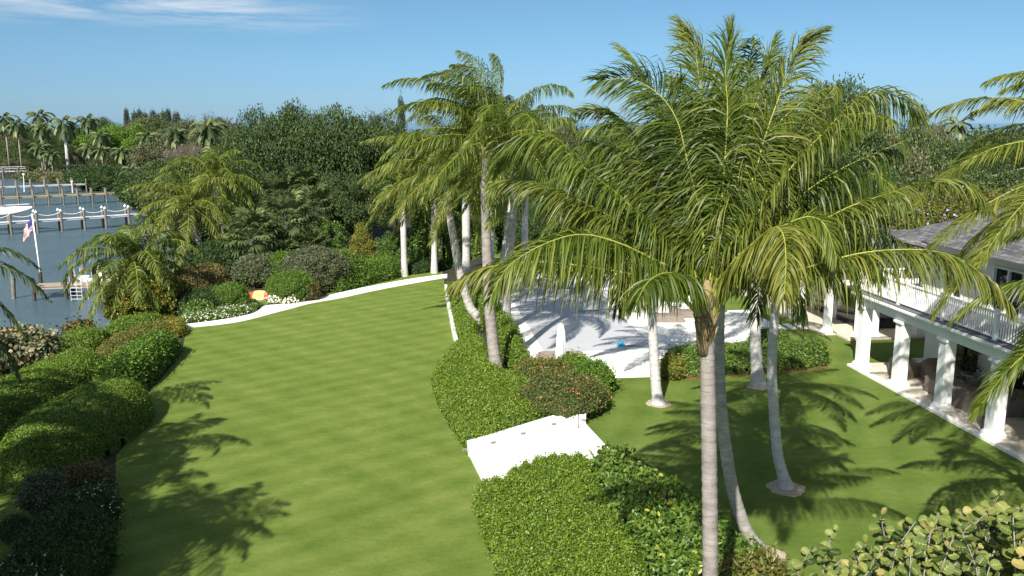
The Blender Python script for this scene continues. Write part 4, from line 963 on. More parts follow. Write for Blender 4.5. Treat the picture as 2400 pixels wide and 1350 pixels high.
fan('fan palm with a clear trunk left of the glossy bush', 589, 650, 560, 121, Lf=1.9)
fan('fan palm beside the glossy bush, its trunk half hidden', 672, 655, 520, 122, Yd=72, Lf=2.0)
fan('fan palm in front of the big dark trees', 735, 640, 495, 123, Yd=77, Lf=1.9)
fan('pale fan palm nearest the big dark trees', 655, 640, 470, 124, Yd=80, Lf=1.9)
fan('small low fan palm under the clear-trunked ones', 655, 655, 602, 125, Yd=69, Lf=1.2)
fan('small low fan palm below the pale one', 720, 655, 580, 126, Yd=70, Lf=1.3)
fan('fan palm right behind the pale one', 700, 640, 445, 127, Yd=82, Lf=1.8)
fan('low fan palm behind the small coconut palm', 418, 690, 600, 128, Yd=70, Lf=1.5)

# ------------------------------------------------------------------ trees
def crown_mesh(kind, seed, nleaf, ls, ncl=46, leafm='dtree'):
    rng = np.random.default_rng(seed); mb = MB()
    cs = []
    while len(cs) < ncl:
        p = rng.uniform(-1, 1, 3); r = np.linalg.norm(p)
        if kind == 'broad':
            if r > 1 or r < .45 or p[2] < -.75: continue
            c = np.array((p[0] * .82, p[1] * .82, .5 + p[2] * .40)); s = rng.uniform(.10, .23)
        elif kind == 'cone':
            z = rng.random() ** .8; a = rng.uniform(0, 6.28); q = (1 - z) * rng.uniform(.5, .95)
            c = np.array((q * math.cos(a), q * math.sin(a), .03 + z * .92)); s = rng.uniform(.1, .2)
        else:
            if r > 1 or r < .3: continue
            c = np.array((p[0] * .85, p[1] * .85, .5 + p[2] * .44)); s = rng.uniform(.10, .2)
        cs.append((c, s))
    per = nleaf // ncl
    for c, s in cs:
        n = unit(rng.normal(size=(per, 3)) + np.array((0, 0, .35)))
        rr = s * rng.uniform(.55, 1.12, (per, 1)) * (1 + .25 * lump(n[:, 0], n[:, 1], n[:, 2], 1.2, rng.integers(1e6)))[:, None]
        p = c + n * rr * np.array((1.15, 1.15, .72))
        leaves(mb, p, n, ls, ls * .62, rng, tilt=.7, up=.6, rnd=np.clip(rng.uniform(0, .8, per) + rng.uniform(-.1, .2), 0, 1))
    o = mb.build('crown', M[leafm]); me = o.data
    bpy.data.objects.remove(o); return me
CR = {}
for nm, kind, nl, ls, ncl, lm in (('dark', 'broad', 46000, .027, 95, 'dtree'), ('dark2', 'broad', 46000, .027, 85, 'dtree'), ('mid', 'broad', 24000, .036, 80, 'mtree'), ('mid2', 'broad', 24000, .036, 70, 'mtree'),
        ('bright', 'broad', 22000, .038, 70, 'btree'), ('olive', 'broad', 20000, .038, 80, 'otree'), ('dry', 'loose', 14000, .026, 70, 'gtree'), ('pine', 'cone', 8000, .05, 60, 'ptree'),
        ('yellow', 'cone', 14000, .04, 60, 'yellow'), ('glossy', 'loose', 15000, .05, 60, 'gloss'), ('airy', 'loose', 9000, .035, 60, 'mtree')):
    CR[nm] = crown_mesh(kind, len(CR) * 7 + 3, nl, ls, ncl, lm)
LIMB = {}
def limb_mesh(seed, mat):
    rng = np.random.default_rng(seed); mb = MB()
    mb.tube([(0, 0, -.03), (.01, 0, .2), (.02, .01, .42)], [.05, .035, .028], k=8)
    for i in range(9):
        az = i * 2.4; s = rng.uniform(.12, .4); e = rng.uniform(.5, .8)
        a = np.array((.01, .01, s)); b = np.array((math.cos(az) * .28, math.sin(az) * .28, s + .18)); c = np.array((math.cos(az + .2) * e, math.sin(az + .2) * e, rng.uniform(.55, .85)))
        q = cr([a, b, c], 8); mb.tube(q, np.linspace(.022, .006, 8), k=5, cap=False)
        for _ in range(3):
            t = rng.integers(3, 7); d = rng.normal(size=3) * .05 + (0, 0, .03); mb.tube([q[t], q[t] + d], [.008, .003], k=3, cap=False)
    o = mb.build('trunk', M[mat], smooth=True); me = o.data; bpy.data.objects.remove(o); return me
LIMB['d'] = limb_mesh(1, 'bark'); LIMB['g'] = limb_mesh(2, 'barkg'); LIMB['d2'] = limb_mesh(3, 'bark')
def tree(name, label, var, px, ytop, Yd, w, seed=1, z=None, cfrac=.78, limb='d', group=None, dep=None, cat='tree'):
    rng = random.Random(seed)
    t = A(px, ytop, Yd); z = (gh(t[0], t[1]).item() if z is None else z)
    H = t[2] - z
    o = empty(name, (t[0], t[1], z), label, cat, group)
    c = bpy.data.objects.new('crown', CR[var]); C.objects.link(c); c.parent = o
    c.scale = (w / 2, (dep or w) / 2, H * cfrac / .97); c.location = (0, 0, H * (1 - cfrac)); c.rotation_euler.z = rng.uniform(0, 6.28)
    l = bpy.data.objects.new('trunk', LIMB[limb]); C.objects.link(l); l.parent = o
    l.scale = (w * .42, w * .42, H); l.rotation_euler.z = rng.uniform(0, 6.28)
    return o
# the big dark trees in the middle distance
GB = 'big dark trees behind the garden'
for i, (px, yt, Yd, w, v, lab) in enumerate((
    (590, 285, 92, 11, 'dark', 'leftmost of the big dark trees, its crown rising from the shore palms'),
    (655, 238, 88, 12, 'dark2', 'big dark tree with a high rounded top above the fan palms'),
    (705, 262, 98, 9, 'dark', 'dark tree filling the notch between the two high tops'),
    (785, 236, 86, 12, 'dark', 'highest big dark tree with a pointed crest'),
    (862, 262, 88, 11, 'dark2', 'rightmost big dark tree, crown sloping down to the palms'),
    (925, 318, 92, 9, 'dark', 'dark tree behind the left royal palm'),
    (830, 400, 80, 9, 'dark2', 'lower dark tree hanging over the yellow tree'),
    (610, 420, 84, 8, 'dark2', 'lower dark tree behind the clear-trunked fan palm'),
    (545, 330, 96, 8, 'mid', 'mid-green tree at the left foot of the big dark ones'))):
    tree('broadleaf_tree', lab, v, px, yt, Yd, w, seed=i, group=GB, cfrac=.86)
tree('broadleaf_tree', 'bushy green tree just right of the yellow coconut palm', 'bright', 590, 462, 80, 9, seed=20, cfrac=.85)
for i, (px, yt, Yd, w, v, lab, zz) in enumerate((
    (745, 515, 73, 5.5, 'glossy', 'tall glossy bush right of the fan palms', ZL), (690, 560, 73, 4.5, 'glossy', 'glossy bush between the fan palms', ZL),
    (845, 532, 72, 4.6, 'yellow', 'feathery yellow-green tree in front of dark trees', ZL), (808, 560, 74, 3.0, 'olive', 'olive bush left of the yellow-green tree', ZL),
    (918, 548, 73, 3.6, 'glossy', 'cone-shaped green bush left of the first royal palm', ZL), (885, 585, 72, 3.2, 'glossy', 'dark low bush between yellow tree and cone bush', ZL))):
    tree('garden_tree' if i == 2 else 'tall_bush', lab, v, px, yt, Yd, w, seed=40 + i, z=zz, cfrac=.95)
# dark green wall of foliage behind the royal palms
def vwall(name, a, b, H, leafm, label, L=.22, seed=1, depth=2.0, R_=.9, amp=.3, z0=None, cat='hedge'):
    a = np.array(a, float); b = np.array(b, float); d = unit(b - a); n = np.array((-d[1], d[0])) * depth / 2
    return hedge(name, [a - n, b - n, b + n, a + n], H, leafm, L, L * .55, label, R_=R_, amp=amp, asc=1.6, seed=seed, cov=2.4, res=.3, z0=z0, tilt=.9, cat=cat)
vwall('tall_hedge', A(965, 600, 74)[:2], A(1160, 600, 76)[:2], 6.2, 'gloss', 'tall dark clipped hedge behind the royal palms', L=.2, seed=131, z0=ZL)
vwall('tall_hedge', A(1160, 600, 78)[:2], A(1620, 600, 80)[:2], 6.5, 'hedged', 'tall dark hedge closing the far end of the pool', L=.2, seed=132, z0=0)
# trees behind the pool and the house
GC = 'trees behind the pool'
for i, (px, yt, Yd, w, v) in enumerate(((1010, 330, 95, 10, 'dark'), (1120, 330, 96, 11, 'mid'), (1240, 268, 92, 12, 'mid'), (1320, 275, 98, 11, 'olive'), (1400, 300, 90, 10, 'dark'),
        (1300, 360, 84, 9, 'dark2'), (1480, 300, 92, 11, 'mid'), (1580, 280, 90, 11, 'dark2'), (1700, 260, 88, 12, 'mid2'), (1800, 250, 86, 11, 'dark'))):
    tree('broadleaf_tree', ['dark tree behind the royal palm pair', 'mid-green tree behind the palm cluster', 'green tree with a tufted top right of the palm cluster', 'olive tree seen against the sky right of the palm cluster', 'dark tree left of the foreground palm crown', 'lower dark tree beyond the pool end', 'mid-green tree behind the left fronds of the foreground palm', 'dark tree hidden behind the foreground palm crown', 'tree glimpsed through the foreground palm crown', 'dark tree right behind the foreground palm crown'][i], v, px, yt, Yd, w, seed=60 + i, group=GC, z=0, cfrac=.88)
GD = 'trees behind the house'
for i, (px, yt, Yd, w, v, lab) in enumerate((
    (1940, 180, 66, 10, 'dark2', 'tall tree with a dark layered crown above the fronds'), (2030, 168, 70, 10, 'airy', 'tallest airy tree behind the house'),
    (2110, 215, 72, 8, 'airy', 'tall thin-leaved tree right of the airy one'), (1900, 330, 60, 8, 'dark', 'dark tree at the foot of the airy tree'),
    (2000, 330, 62, 9, 'mid', 'mid-green tree below the airy tree'), (2090, 300, 66, 9, 'olive', 'olive-green tree with russet tips behind the roof'),
    (2170, 320, 76, 10, 'mid2', 'rounded green tree left above the roof'), (2210, 280, 84, 5, 'olive', 'thin olive tree poking above the green ones'), (2250, 312, 84, 11, 'dark', 'dark green tree over the roof ridge'),
    (2340, 300, 88, 12, 'mid', 'green tree near the right edge above the roof'), (2430, 290, 84, 12, 'dark2', 'dark tree cut by the right edge above the roof'),
    (2060, 400, 60, 8, 'dark2', 'low dark tree behind the back wing roof'), (2140, 400, 62, 8, 'mid', 'low green tree just above the roof corner'), (2240, 395, 64, 9, 'dark', 'low dark tree above the slate roof'), (2350, 390, 64, 9, 'mid2', 'low green tree above the roof at right'),
    (1960, 440, 58, 7, 'dark', 'low dark tree left of the back wing roof'))):
    tree('broadleaf_tree', lab, v, px, yt, Yd, w, seed=80 + i, group=GD, z=0, cfrac=.9, limb='g' if v == 'dry' else 'd2')
for i, (px, py) in enumerate(((2150, 512), (2205, 505), (2060, 525), (2290, 488))):
    shrub('flowering_shrub', px, py, 5, 2.8, 'olive', .2, .1, ['violet-flowered bush above the roof corner', 'violet-flowered bush over the slate roof', 'green bush behind the back wing roof', 'yellowish bush above the roof near the right'][i], z=4.2, Yd=56, seed=140 + i, flowers=('flowerv', .005, .22, None), amp=.15, group='flowering bushes behind the roof')

# ------------------------------------------------------------------ far shore
rng0 = random.Random(7)
GF = 'far shore trees'
rows = []
kinds = ['mid', 'dark', 'olive', 'mid2', 'dark2', 'mid', 'dry', 'olive']
words = {'mid': 'mid-green', 'mid2': 'bushy green', 'dark': 'dark green', 'dark2': 'deep green', 'olive': 'olive', 'dry': 'bare grey-brown', 'bright': 'bright green', 'pine': 'blue-green'}
spots = [
 (5, 300, 245, 12, 'olive'), (35, 345, 238, 13, 'mid'), (95, 352, 235, 11, 'dark'), (15, 330, 240, 11, 'mid2'), (60, 290, 262, 15, 'dark2'), (125, 300, 262, 14, 'dark'), (180, 305, 258, 13, 'dark2'), (150, 355, 232, 10, 'mid'),
 (200, 345, 228, 10, 'olive'), (245, 292, 236, 17, 'bright'), (305, 288, 232, 16, 'bright'), (250, 350, 220, 10, 'mid2'), (300, 345, 214, 10, 'mid'), (0, 285, 270, 14, 'dark'), (225, 270, 280, 14, 'dark'),
 (340, 272, 262, 16, 'olive'), (375, 276, 262, 14, 'mid'), (410, 290, 240, 16, 'olive'), (450, 276, 240, 16, 'olive'), (495, 270, 230, 15, 'olive'), (530, 285, 220, 14, 'olive'), (370, 330, 190, 15, 'olive'), (430, 340, 180, 12, 'dry'), (390, 400, 168, 12, 'olive'),
 (340, 340, 205, 10, 'mid'), (300, 385, 200, 9, 'mid2'), (470, 330, 190, 12, 'olive'), (520, 340, 170, 12, 'dark'), (560, 360, 150, 11, 'dark2'), (480, 400, 140, 10, 'mid'), (430, 440, 130, 8, 'mid'), (360, 440, 150, 8, 'mid'),
 (400, 480, 124, 7, 'dark'), (345, 390, 172, 9, 'olive'), (500, 450, 125, 9, 'dark'), (480, 490, 104, 9, 'dark'), (435, 505, 112, 8, 'mid'), (530, 520, 95, 9, 'dark2'), (562, 560, 86, 8, 'dark'), (505, 575, 84, 7, 'mid2'), (455, 560, 92, 6, 'dark'), (395, 520, 122, 8, 'mid2'), (360, 480, 145, 8, 'olive'),  (540, 430, 115, 9, 'mid2'), (310, 360, 225, 9, 'dark'), (120, 370, 226, 9, 'dark'), (170, 385, 222, 8, 'mid'), (60, 378, 230, 10, 'dark2'), (15, 375, 233, 10, 'dark2'), (40, 370, 228, 9, 'olive')]
ORD = ['leftmost'] + ['%d%s from the left' % (k, 'th' if 10 < k % 100 < 14 else {1: 'st', 2: 'nd', 3: 'rd'}.get(k % 10, 'th')) for k in range(2, 90)]
for i, (px, yt, Yd, w, v) in enumerate(spots):
    dp = 'on the skyline' if yt < 305 else 'in the middle row' if yt < 360 else 'low by the water'
    tree('far_tree', '%s tree %s, %s among the far trees' % (words[v], dp, ORD[sum((q[0], q[1]) < (px, yt) for q in spots)]), v, px, yt, Yd, w, seed=200 + i, group=GF, cfrac=.9, limb='g' if v == 'dry' else 'd')
for i in range(16):
    px = 205 + i * 14
    if i < 9: tree('casuarina', 'feathery blue-green pine on the skyline, pine %d from the left' % (i + 1), 'pine', 296 + i * 14 + (i * 5) % 7, 264 + (i * 7) % 12, 285, 7 + (i * 3) % 5, seed=300 + i, group='feathery pines on the skyline', cfrac=.95)
tree('conifer', 'narrow pointed conifer rising alone against the sky', 'pine', 940, 250, 110, 4.0, seed=330, cfrac=.95)
# far woods beyond, along the horizon
mb = MB(); rg = np.random.default_rng(77)
for i in range(260):
    x = rg.uniform(-330, 420); y = rg.uniform(300, 420) if x < -40 else rg.uniform(130, 330)
    w = rg.uniform(7, 13); k = 260
    n = unit(rg.normal(size=(k, 3)) + (0, 0, .5)); c = np.array((x, y, 4.2 + rg.uniform(-1.5, .8)))
    leaves(mb, c + n * np.array((w * .6, w * .6, 5.0)) * rg.uniform(.6, 1.05, (k, 1)), n, 1.3, .9, rg, tilt=.8, up=.4)
tag(mb.build('far_woods', M['mtree']), 'distant woods along the horizon beyond the garden', 'woods', kind='stuff')

# far palms
def farpalm(label, px, yt, Yd, z0=-1.6, Lf=3.6, seed=1, tr='barkg', leafm='sabal', nf=20, group='far shore palms', r=.2):
    h = A(px, yt, Yd); f = np.array((h[0], Yd, z0)); rng = np.random.default_rng(seed)
    o = empty('far_palm', f, label, 'palm tree', group)
    mb = MB(); mb.tube([f, (f + h) / 2, h], [r * 1.2, r, r * .8], k=7); mb.build('trunk', M[tr], parent=o, smooth=True)
    mb = MB()
    for i in range(nf):
        el = -.8 + 2.0 * (i + .5) / nf; q = np.array(grow(h, i * 2.4, el, Lf * rng.uniform(.85, 1.1), rng, 1.5, .2, n=6)); T = unit(np.gradient(q, axis=0))
        sd = unit(np.cross(T, np.array((0, 0, 1.0)))); rv = rng.uniform(.1, .9)
        for s in (-1, 1):
            for k in range(1, 6):
                for t in (.0, .2, .4, .6, .8):
                    a = q[k] * (1 - t) + q[k + 1] * t; b = a + sd[k] * s * Lf * .15 + T[k] * .08 * Lf + np.array((0, 0, -.12 * Lf)); mb.add([a, a + T[k] * .17, b + T[k] * .08, b - T[k] * .05], [(0, 1, 2, 3)], [rv] * 4)
    mb.build('crown', M[leafm], parent=o)
for i, (px, yt, Yd, lf, lab) in enumerate(((10, 278, 225, 5, 'palm on the skyline at the far left edge'), (92, 272, 222, 5.5, 'first tall palm from the left on the skyline'), (150, 288, 218, 6, 'white-trunked palm standing out below the skyline'), (205, 282, 222, 5, 'slim palm left of the bright green tree'),
        (40, 292, 220, 4.5, 'lower palm between the two left skyline palms'), (98, 300, 218, 4.5, 'palm just below the tall left one'), (235, 318, 205, 4, 'palm in front of the bright green tree'), (345, 320, 200, 4.5, 'palm above the dry trees'), (410, 312, 190, 5, 'palm with pale fronds above the dry trees'), (490, 300, 150, 5, 'dark palm left of the big dark trees'),
        (95, 345, 212, 4, 'small palm at the left of the far lawn'), (210, 345, 205, 4, 'small palm over the far lawn'), (285, 355, 200, 4, 'leaning palm right of the far lawn'), (120, 362, 210, 3.6, 'small palm by the far rocks'), (240, 352, 203, 3.6, 'small palm beside the far lawn'), (310, 400, 175, 4, 'palm hanging over the beach'), (2245, 292, 150, 4, 'tiny distant palm against the sky above the roof'))):
    farpalm(lab, px, yt, Yd, Lf=lf * .72, seed=400 + i, group='far shore palms', tr='trunkw' if i == 2 else 'barkg', r=.42 if i == 2 else .18)
# far lawn, rocks, beach
sheet('far_lawn', [P(175, 422, -1.5)[:2], P(330, 418, -1.5)[:2], P(345, 385, -1.5)[:2], P(200, 378, -1.5)[:2]], -1.5, M['lawnR'], skirt=.1)
sheet('beach', [P(275, 463, ZW + .15)[:2], P(330, 478, ZW + .15)[:2], P(380, 470, ZW + .15)[:2], P(380, 450, ZW + .15)[:2], P(300, 446, ZW + .15)[:2]], ZW + .15, M['sand'], skirt=.4)
for i, (px, py, w, h) in enumerate(((105, 424, 10, 1.6), (140, 427, 8, 1.4), (75, 418, 9, 1.3), (180, 430, 7, 1.0))):
    shrub('shore_rock', px, py, w, h, 'otree', .5, .3, ['low scrubby rock islet before the far shore', 'dark shore rock right of the islet', 'mangrove-covered rock left of the islet', 'small rock by the far dock end'][i], cat='rock', z=ZW, seed=500 + i, amp=.2)
for i, (px, py, w, h) in enumerate(((255, 446, 13, 4.6), (215, 436, 10, 4.0), (290, 440, 8, 4.0))):
    shrub('mangrove', px, py, w, h, 'hedged', .35, .2, ['dark rounded mangrove at the end of the docks', 'mangrove left of the largest rounded one', 'mangrove between the beach and the largest one'][i], cat='shrub', z=ZW, seed=510 + i, amp=.15, dep=8)
for i, (px, py, w, h) in enumerate(((345, 474, 9, 4.5), (378, 488, 9, 5), (402, 506, 7, 4), (425, 524, 6, 3.5), (440, 500, 8, 5), (395, 470, 9, 6), (455, 540, 5, 3.5), (470, 520, 7, 4.5), (500, 560, 6, 3.5), (465, 575, 4.5, 3))):
    shrub('shore_bush', px, py, w, h, ['hedged', 'dtree', 'mtree'][i % 3], .3, .18, 'bush on the bank beyond the yellow-fronded palm, ' + ORD[i] + ' of its row', z=-1.1, seed=530 + i, amp=.22, group='bushes on the far bank')
mb = MB()
for i in range(26):
    x, y = 345 + rng0.uniform(0, 60), 532 + rng0.uniform(0, 20); c = P(x, y, ZW)
    V = SV * np.array((rng0.uniform(.5, 1.3), rng0.uniform(.5, 1.2), rng0.uniform(.2, .5))); V = V + unit(V) * .15 * lump(V[:, 0], V[:, 1], V[:, 2], 1, i)[:, None]
    mb.add(V + c, ST)
tag(mb.build('riprap', M['rock']), 'strip of shore rocks behind the yellow coconut palm', 'rocks', kind='stuff')

# ------------------------------------------------------------------ docks, boats, flag
def dock(label, a, b, z, w, deckm, pilem, pl, top, cap=None, rope=False, name='dock', group='docks in the bay', pr=.16, th=.18, both=True):
    a, b = np.array(a[:2]), np.array(b[:2]); d = unit(b - a); n = np.array((-d[1], d[0])); Ln = np.linalg.norm(b - a)
    o = empty(name, (a[0], a[1], ZW), label, 'dock', group)
    mb = MB(); c = (a + b) / 2; rz = math.atan2(d[1], d[0])
    k = max(1, int(Ln / .3))
    for i in range(k):
        p = a + d * (Ln * (i + .5) / k); mb.box((p[0], p[1], z), (Ln / k * .9, w, .05), rz)
    mb.build('deck', M[deckm], parent=o)
    mb = MB()
    for s in (-1, 1): q = c + n * s * (w / 2 - .12); mb.box((q[0], q[1], z - .03 - th / 2), (Ln, .1, th), rz)
    mb.build('beam', M[deckm], parent=o)
    tops = []
    for t in pl:
        for s in ((-1, 1) if both else (-1,)):
            p = a + d * Ln * t + n * s * (w / 2 + pr * 1.05)
            mb = MB(); mb.tube([(p[0], p[1], ZW - 1.6), (p[0] + .02, p[1], top + (.12 if s > 0 else 0))], [pr, pr * .92], k=10)
            q = mb.build('piling', M[pilem], parent=o)
            if cap:
                mc = MB(); mc.lathe([(0.001, .28), (pr * 1.15, .02), (pr * 1.15, -.03), (.001, -.035)], (p[0], p[1], top + .04), k=10); e = mc.build('piling_cap', M[cap], parent=None, origin=(0, 0, 0))
                e.parent = q; e.location = (0, 0, 0)
                for v in e.data.vertices: v.co = v.co - Vector(o.location)
            if s < 0: tops.append(np.array((p[0], p[1], top - .1)))
    if rope:
        for u, v in zip(tops[:-1], tops[1:]):
            ts = np.linspace(0, 1, 9)[:, None]; q = u * (1 - ts) + v * ts; q[:, 2] -= (1 - (2 * ts[:, 0] - 1) ** 2) * .35
            mb = MB(); mb.tube(q, [.035] * 9, k=5); mb.build('rope', M['white'], parent=o)
    return o
dock('near timber dock with dark pilings and a flagpole', P(84, 669, -1.35), P(560, 651, -1.35), -1.35, 1.7, 'timber', 'pile', [.005, .155, .31, .46, .62], -.55, group=None)
dock('pale grey dock with white piling caps and rope swags', P(-90, 527, -.8), P(345, 500, -.8), -.8, 1.3, 'timberg', 'pileg', [.09, .235, .37, .50, .625, .745, .88], .25, cap='white', rope=True)
dock('tan dock with evenly spaced pilings left of the beach', P(-60, 465, -.75), P(322, 450, -.75), -.75, 1.2, 'timbery', 'pileg', [.05, .15, .25, .34, .43, .52, .61, .70, .79, .88, .97], .15)
dock('farthest grey dock before the mangroves', P(-60, 440, -.8), P(216, 430, -.8), -.8, 1.2, 'timberg', 'pileg', [.1, .22, .34, .46, .58, .70, .82, .94], .4)
o = dock('railed boardwalk on the far shore at the left edge', P(-40, 398, 0), P(62, 396, 0), -.4, 1.2, 'timberg', 'pileg', [.1, .45, .8], .5, name='boardwalk', group=None)
a_, b_2 = P(-40, 398, 0), P(62, 396, 0)
mb = MB()
for zz in (.15, .6): mb.tube([(a_[0], a_[1] - .6, zz), (b_2[0], b_2[1] - .6, zz)], [.06, .06], k=5)
mb.build('railing', M['timberg'], parent=o)
# two low posts by the hedge, single pilings
for i, (px, y0, y1, lab) in enumerate(((107, 812, 788, 'lower grey post behind the dark hedge'), (131, 802, 774, 'taller grey post behind the dark hedge'))):
    f = P(px, y0, -1.2); t = A(px - 1, y1, f[1]); mb = MB(); mb.tube([f - (0, 0, 1.5), t], [.15, .14], k=10); mb.lathe([(.001, .12), (.17, 0), (.17, -.04)], t, k=10)
    tag(mb.build('mooring_post', M['pileg'], origin=f), lab, 'post', 'posts behind the hedge')
for i, (px, y0, y1, lab) in enumerate(((30, 700, 650, 'lone piling in the water at the left edge'), (192, 660, 588, 'round-topped piling behind the small moored boat'))):
    f = P(px, y0, ZW); t = A(px, y1, f[1]); mb = MB(); mb.tube([f - (0, 0, 1.5), t], [.17, .16], k=10)
    tag(mb.build('piling', M['pileg'], origin=f), lab, 'piling')
for i, (px, y0, y1, Y_, lab) in enumerate(((57, 450, 408, 150, 'thin white pole standing by the tan dock'), (170, 452, 425, 150, 'white davit pole on the tan dock'))):
    f = A(px, y0, Y_); t = A(px - 2, y1, Y_); mb = MB(); mb.tube([f, t], [.09, .05], k=6); mb.box(t, (.4, .2, .15))
    tag(mb.build('dock_pole', M['white'], origin=f), lab, 'pole')
# flagpole
f = P(92, 662, -1.3); f = np.array((f[0] + .2, f[1], -1.35)); tp = A(75.5, 505, f[1])
fp = empty('flagpole', f, 'white flagpole at the end of the near dock', 'flagpole')
mb = MB(); mb.tube([f, tp], [.075, .05], k=10); mb.lathe([(.001, .10), (.08, .04), (.08, -.02), (.001, -.06)], tp + (0, 0, .06), k=10); mb.build('pole', M['white'], parent=fp, smooth=True)
# limp flag with stripes
mb = MB(); nu, nv = 14, 13
for a in range(nu):
    for b in range(nv):
        def q(u, v):
            u /= nu; v /= nv
            return tp + np.array((-.06 - u * .75 + .05 * math.sin(v * 5), -.06 + .14 * math.sin(u * 9 + v * 3), -.15 - v * 1.15 - u * .85 + .06 * math.sin(u * 12)))
        m_ = 2 if (a < 6 and b < 7) else (0 if b % 2 == 0 else 1)
        mb.add([q(a, b), q(a + 1, b), q(a + 1, b + 1), q(a, b + 1)], [(0, 1, 2, 3)], m=m_)
fl = mb.build('flag', [M['flagr'], M['white'], M['flagb']], origin=f)
tag(fl, 'limp red and white striped flag with blue corner on the flagpole', 'flag')

def hull(Ln, Bm, Hh, n=18):
    """pointed-bow hull, x forward, returns verts, faces: outer shell with deck"""
    V = []; st = np.linspace(0, 1, n)
    for t in st:
        w = Bm / 2 * (1 - max(0, (t - .45) / .55) ** 2.1) + .01; sh = Hh * (1 + .28 * t ** 2); kz = Hh * .55 * max(0, (t - .72) / .28) ** 2
        x = (t - .5) * Ln; kz = Hh * .95 * max(0, (t - .62) / .38) ** 2.2; X_ = lambda z: x - .16 * Ln * t ** 4 * max(0, 1 - z / sh)
        V += [(X_(kz), 0, kz), (x, w * .78, kz + (sh - kz) * .38), (x, w, sh - .08), (x, w * .97, sh), (x, w * .82, sh), (x, w * .80, sh - .18), (x, 0, sh - .15 + .06),
              (x, -w * .80, sh - .18), (x, -w * .82, sh), (x, -w * .97, sh), (x, -w, sh - .08), (x, -w * .78, kz + (sh - kz) * .38)]
    k = 12; F = []
    for i in range(n - 1):
        for j in range(k): F.append((i * k + j, i * k + (j + 1) % k, (i + 1) * k + (j + 1) % k, (i + 1) * k + j))
    return np.array(V), np.array(F)
def place(V, loc, rz):
    c, s = math.cos(rz), math.sin(rz); V = np.asarray(V, float)
    return np.c_[V[:, 0] * c - V[:, 1] * s, V[:, 0] * s + V[:, 1] * c, V[:, 2]] + np.array(loc)
def boat(label, loc, rz, Ln, Bm, Hh, cabin, group=None):
    o = empty('motor_boat', loc, label, 'boat', group)
    V, F = hull(Ln, Bm, Hh); mb = MB(); mb.add(place(V, loc, rz), F); 
    # transom
    mb.F.append(np.array([[0, 1, 2, 3, 4, 5, 6, 7, 8, 9, 10, 11]])[:, ::-1]); mb.M.append(np.zeros(1, dtype=np.int32))
    mb.build('hull', M['gel'], parent=o, smooth=False)
    if cabin == 'open':
        def pl(*v): return place([v], loc, rz)[0]
        mb = MB(); mb.box(pl(-.05 * Ln, 0, Hh + .35), (.9, .8, .9), rz, taper=.8); mb.build('console', M['gel'], parent=o)
        mb = MB(); mb.box(pl(.06 * Ln, 0, Hh + 1.0), (.06, .8, .45), rz, taper=.8); mb.build('windscreen', M['glass'], parent=o)
        mb = MB()
        for sx in (-.55, .45):
            for sy in (-.6, .6): mb.tube([pl(-.05 * Ln + sx, sy, Hh * .9), pl(-.05 * Ln + sx * .8, sy * .95, Hh + 1.9)], [.03, .03], k=6)
        mb.build('top_frame', M['white'], parent=o)
        mb = MB(); mb.box(pl(-.07 * Ln, 0, Hh + 1.95), (1.9, 1.6, .09), rz, taper=.93); mb.build('hard_top', M['gel'], parent=o)
        mb = MB(); mb.box(pl(-.5 * Ln - .25, 0, Hh * .9), (.5, .45, .9), rz, taper=.7); mb.build('outboard_motor', M['gel'], parent=o)
        mb = MB()
        for s in (-1, 1):
            q = [pl((t - .5) * Ln, s * (Bm / 2 * (1 - max(0, (t - .45) / .55) ** 2.1)) * .93, Hh * (1 + .28 * t ** 2) + .28) for t in np.linspace(.5, .97, 7)]; mb.tube(q, [.018] * 7, k=4)
        mb.build('bow_rail', M['white'], parent=o)
    else:
        def pl(*v): return place([v], loc, rz)[0]
        mb = MB(); mb.box(pl(.05 * Ln, 0, Hh + .25), (.8, .7, .6), rz, taper=.8); mb.build('console', M['gel'], parent=o)
        mb = MB(); mb.tube([pl(-.1 * Ln, -.8, Hh), pl(.02 * Ln, -.8, Hh + 1.5), pl(.1 * Ln, -.8, Hh)], [.03] * 3, k=5); mb.tube([pl(-.1 * Ln, .8, Hh), pl(.02 * Ln, .8, Hh + 1.5), pl(.1 * Ln, .8, Hh)], [.03] * 3, k=5); mb.build('canopy_frame', M['white'], parent=o)
        mb = MB(); q = [(.16 * Ln, Hh + .35), (.12 * Ln, Hh + 1.2), (.03 * Ln, Hh + 1.75), (-.10 * Ln, Hh + 1.65)]
        for a, b in zip(q[:-1], q[1:]):
            mb.add([pl(a[0], -.85, a[1]), pl(a[0], .85, a[1]), pl(b[0], .85, b[1]), pl(b[0], -.85, b[1])], [(0, 1, 2, 3)])
        mb.build('folded_canopy', M['navy'], parent=o)
        mb = MB(); mb.box(pl(-.5 * Ln - .2, 0, Hh * .8), (.45, .4, .85), rz, taper=.7); mb.build('outboard_motor', M['navy'], parent=o)
    return o
bo = A(12, 513, 110); boat('white centre-console boat raised on a lift at the left edge', (bo[0] - 1.4, 110, bo[2] + .15), R(6), 9.6, 2.7, 1.15, 'open')
bo = P(228, 677, ZW); boat('small white boat with folded dark canopy moored behind the near dock', (bo[0] - .2, bo[1] + 2.2, ZW - .2), R(178), 5.6, 2.0, .75, 'small')
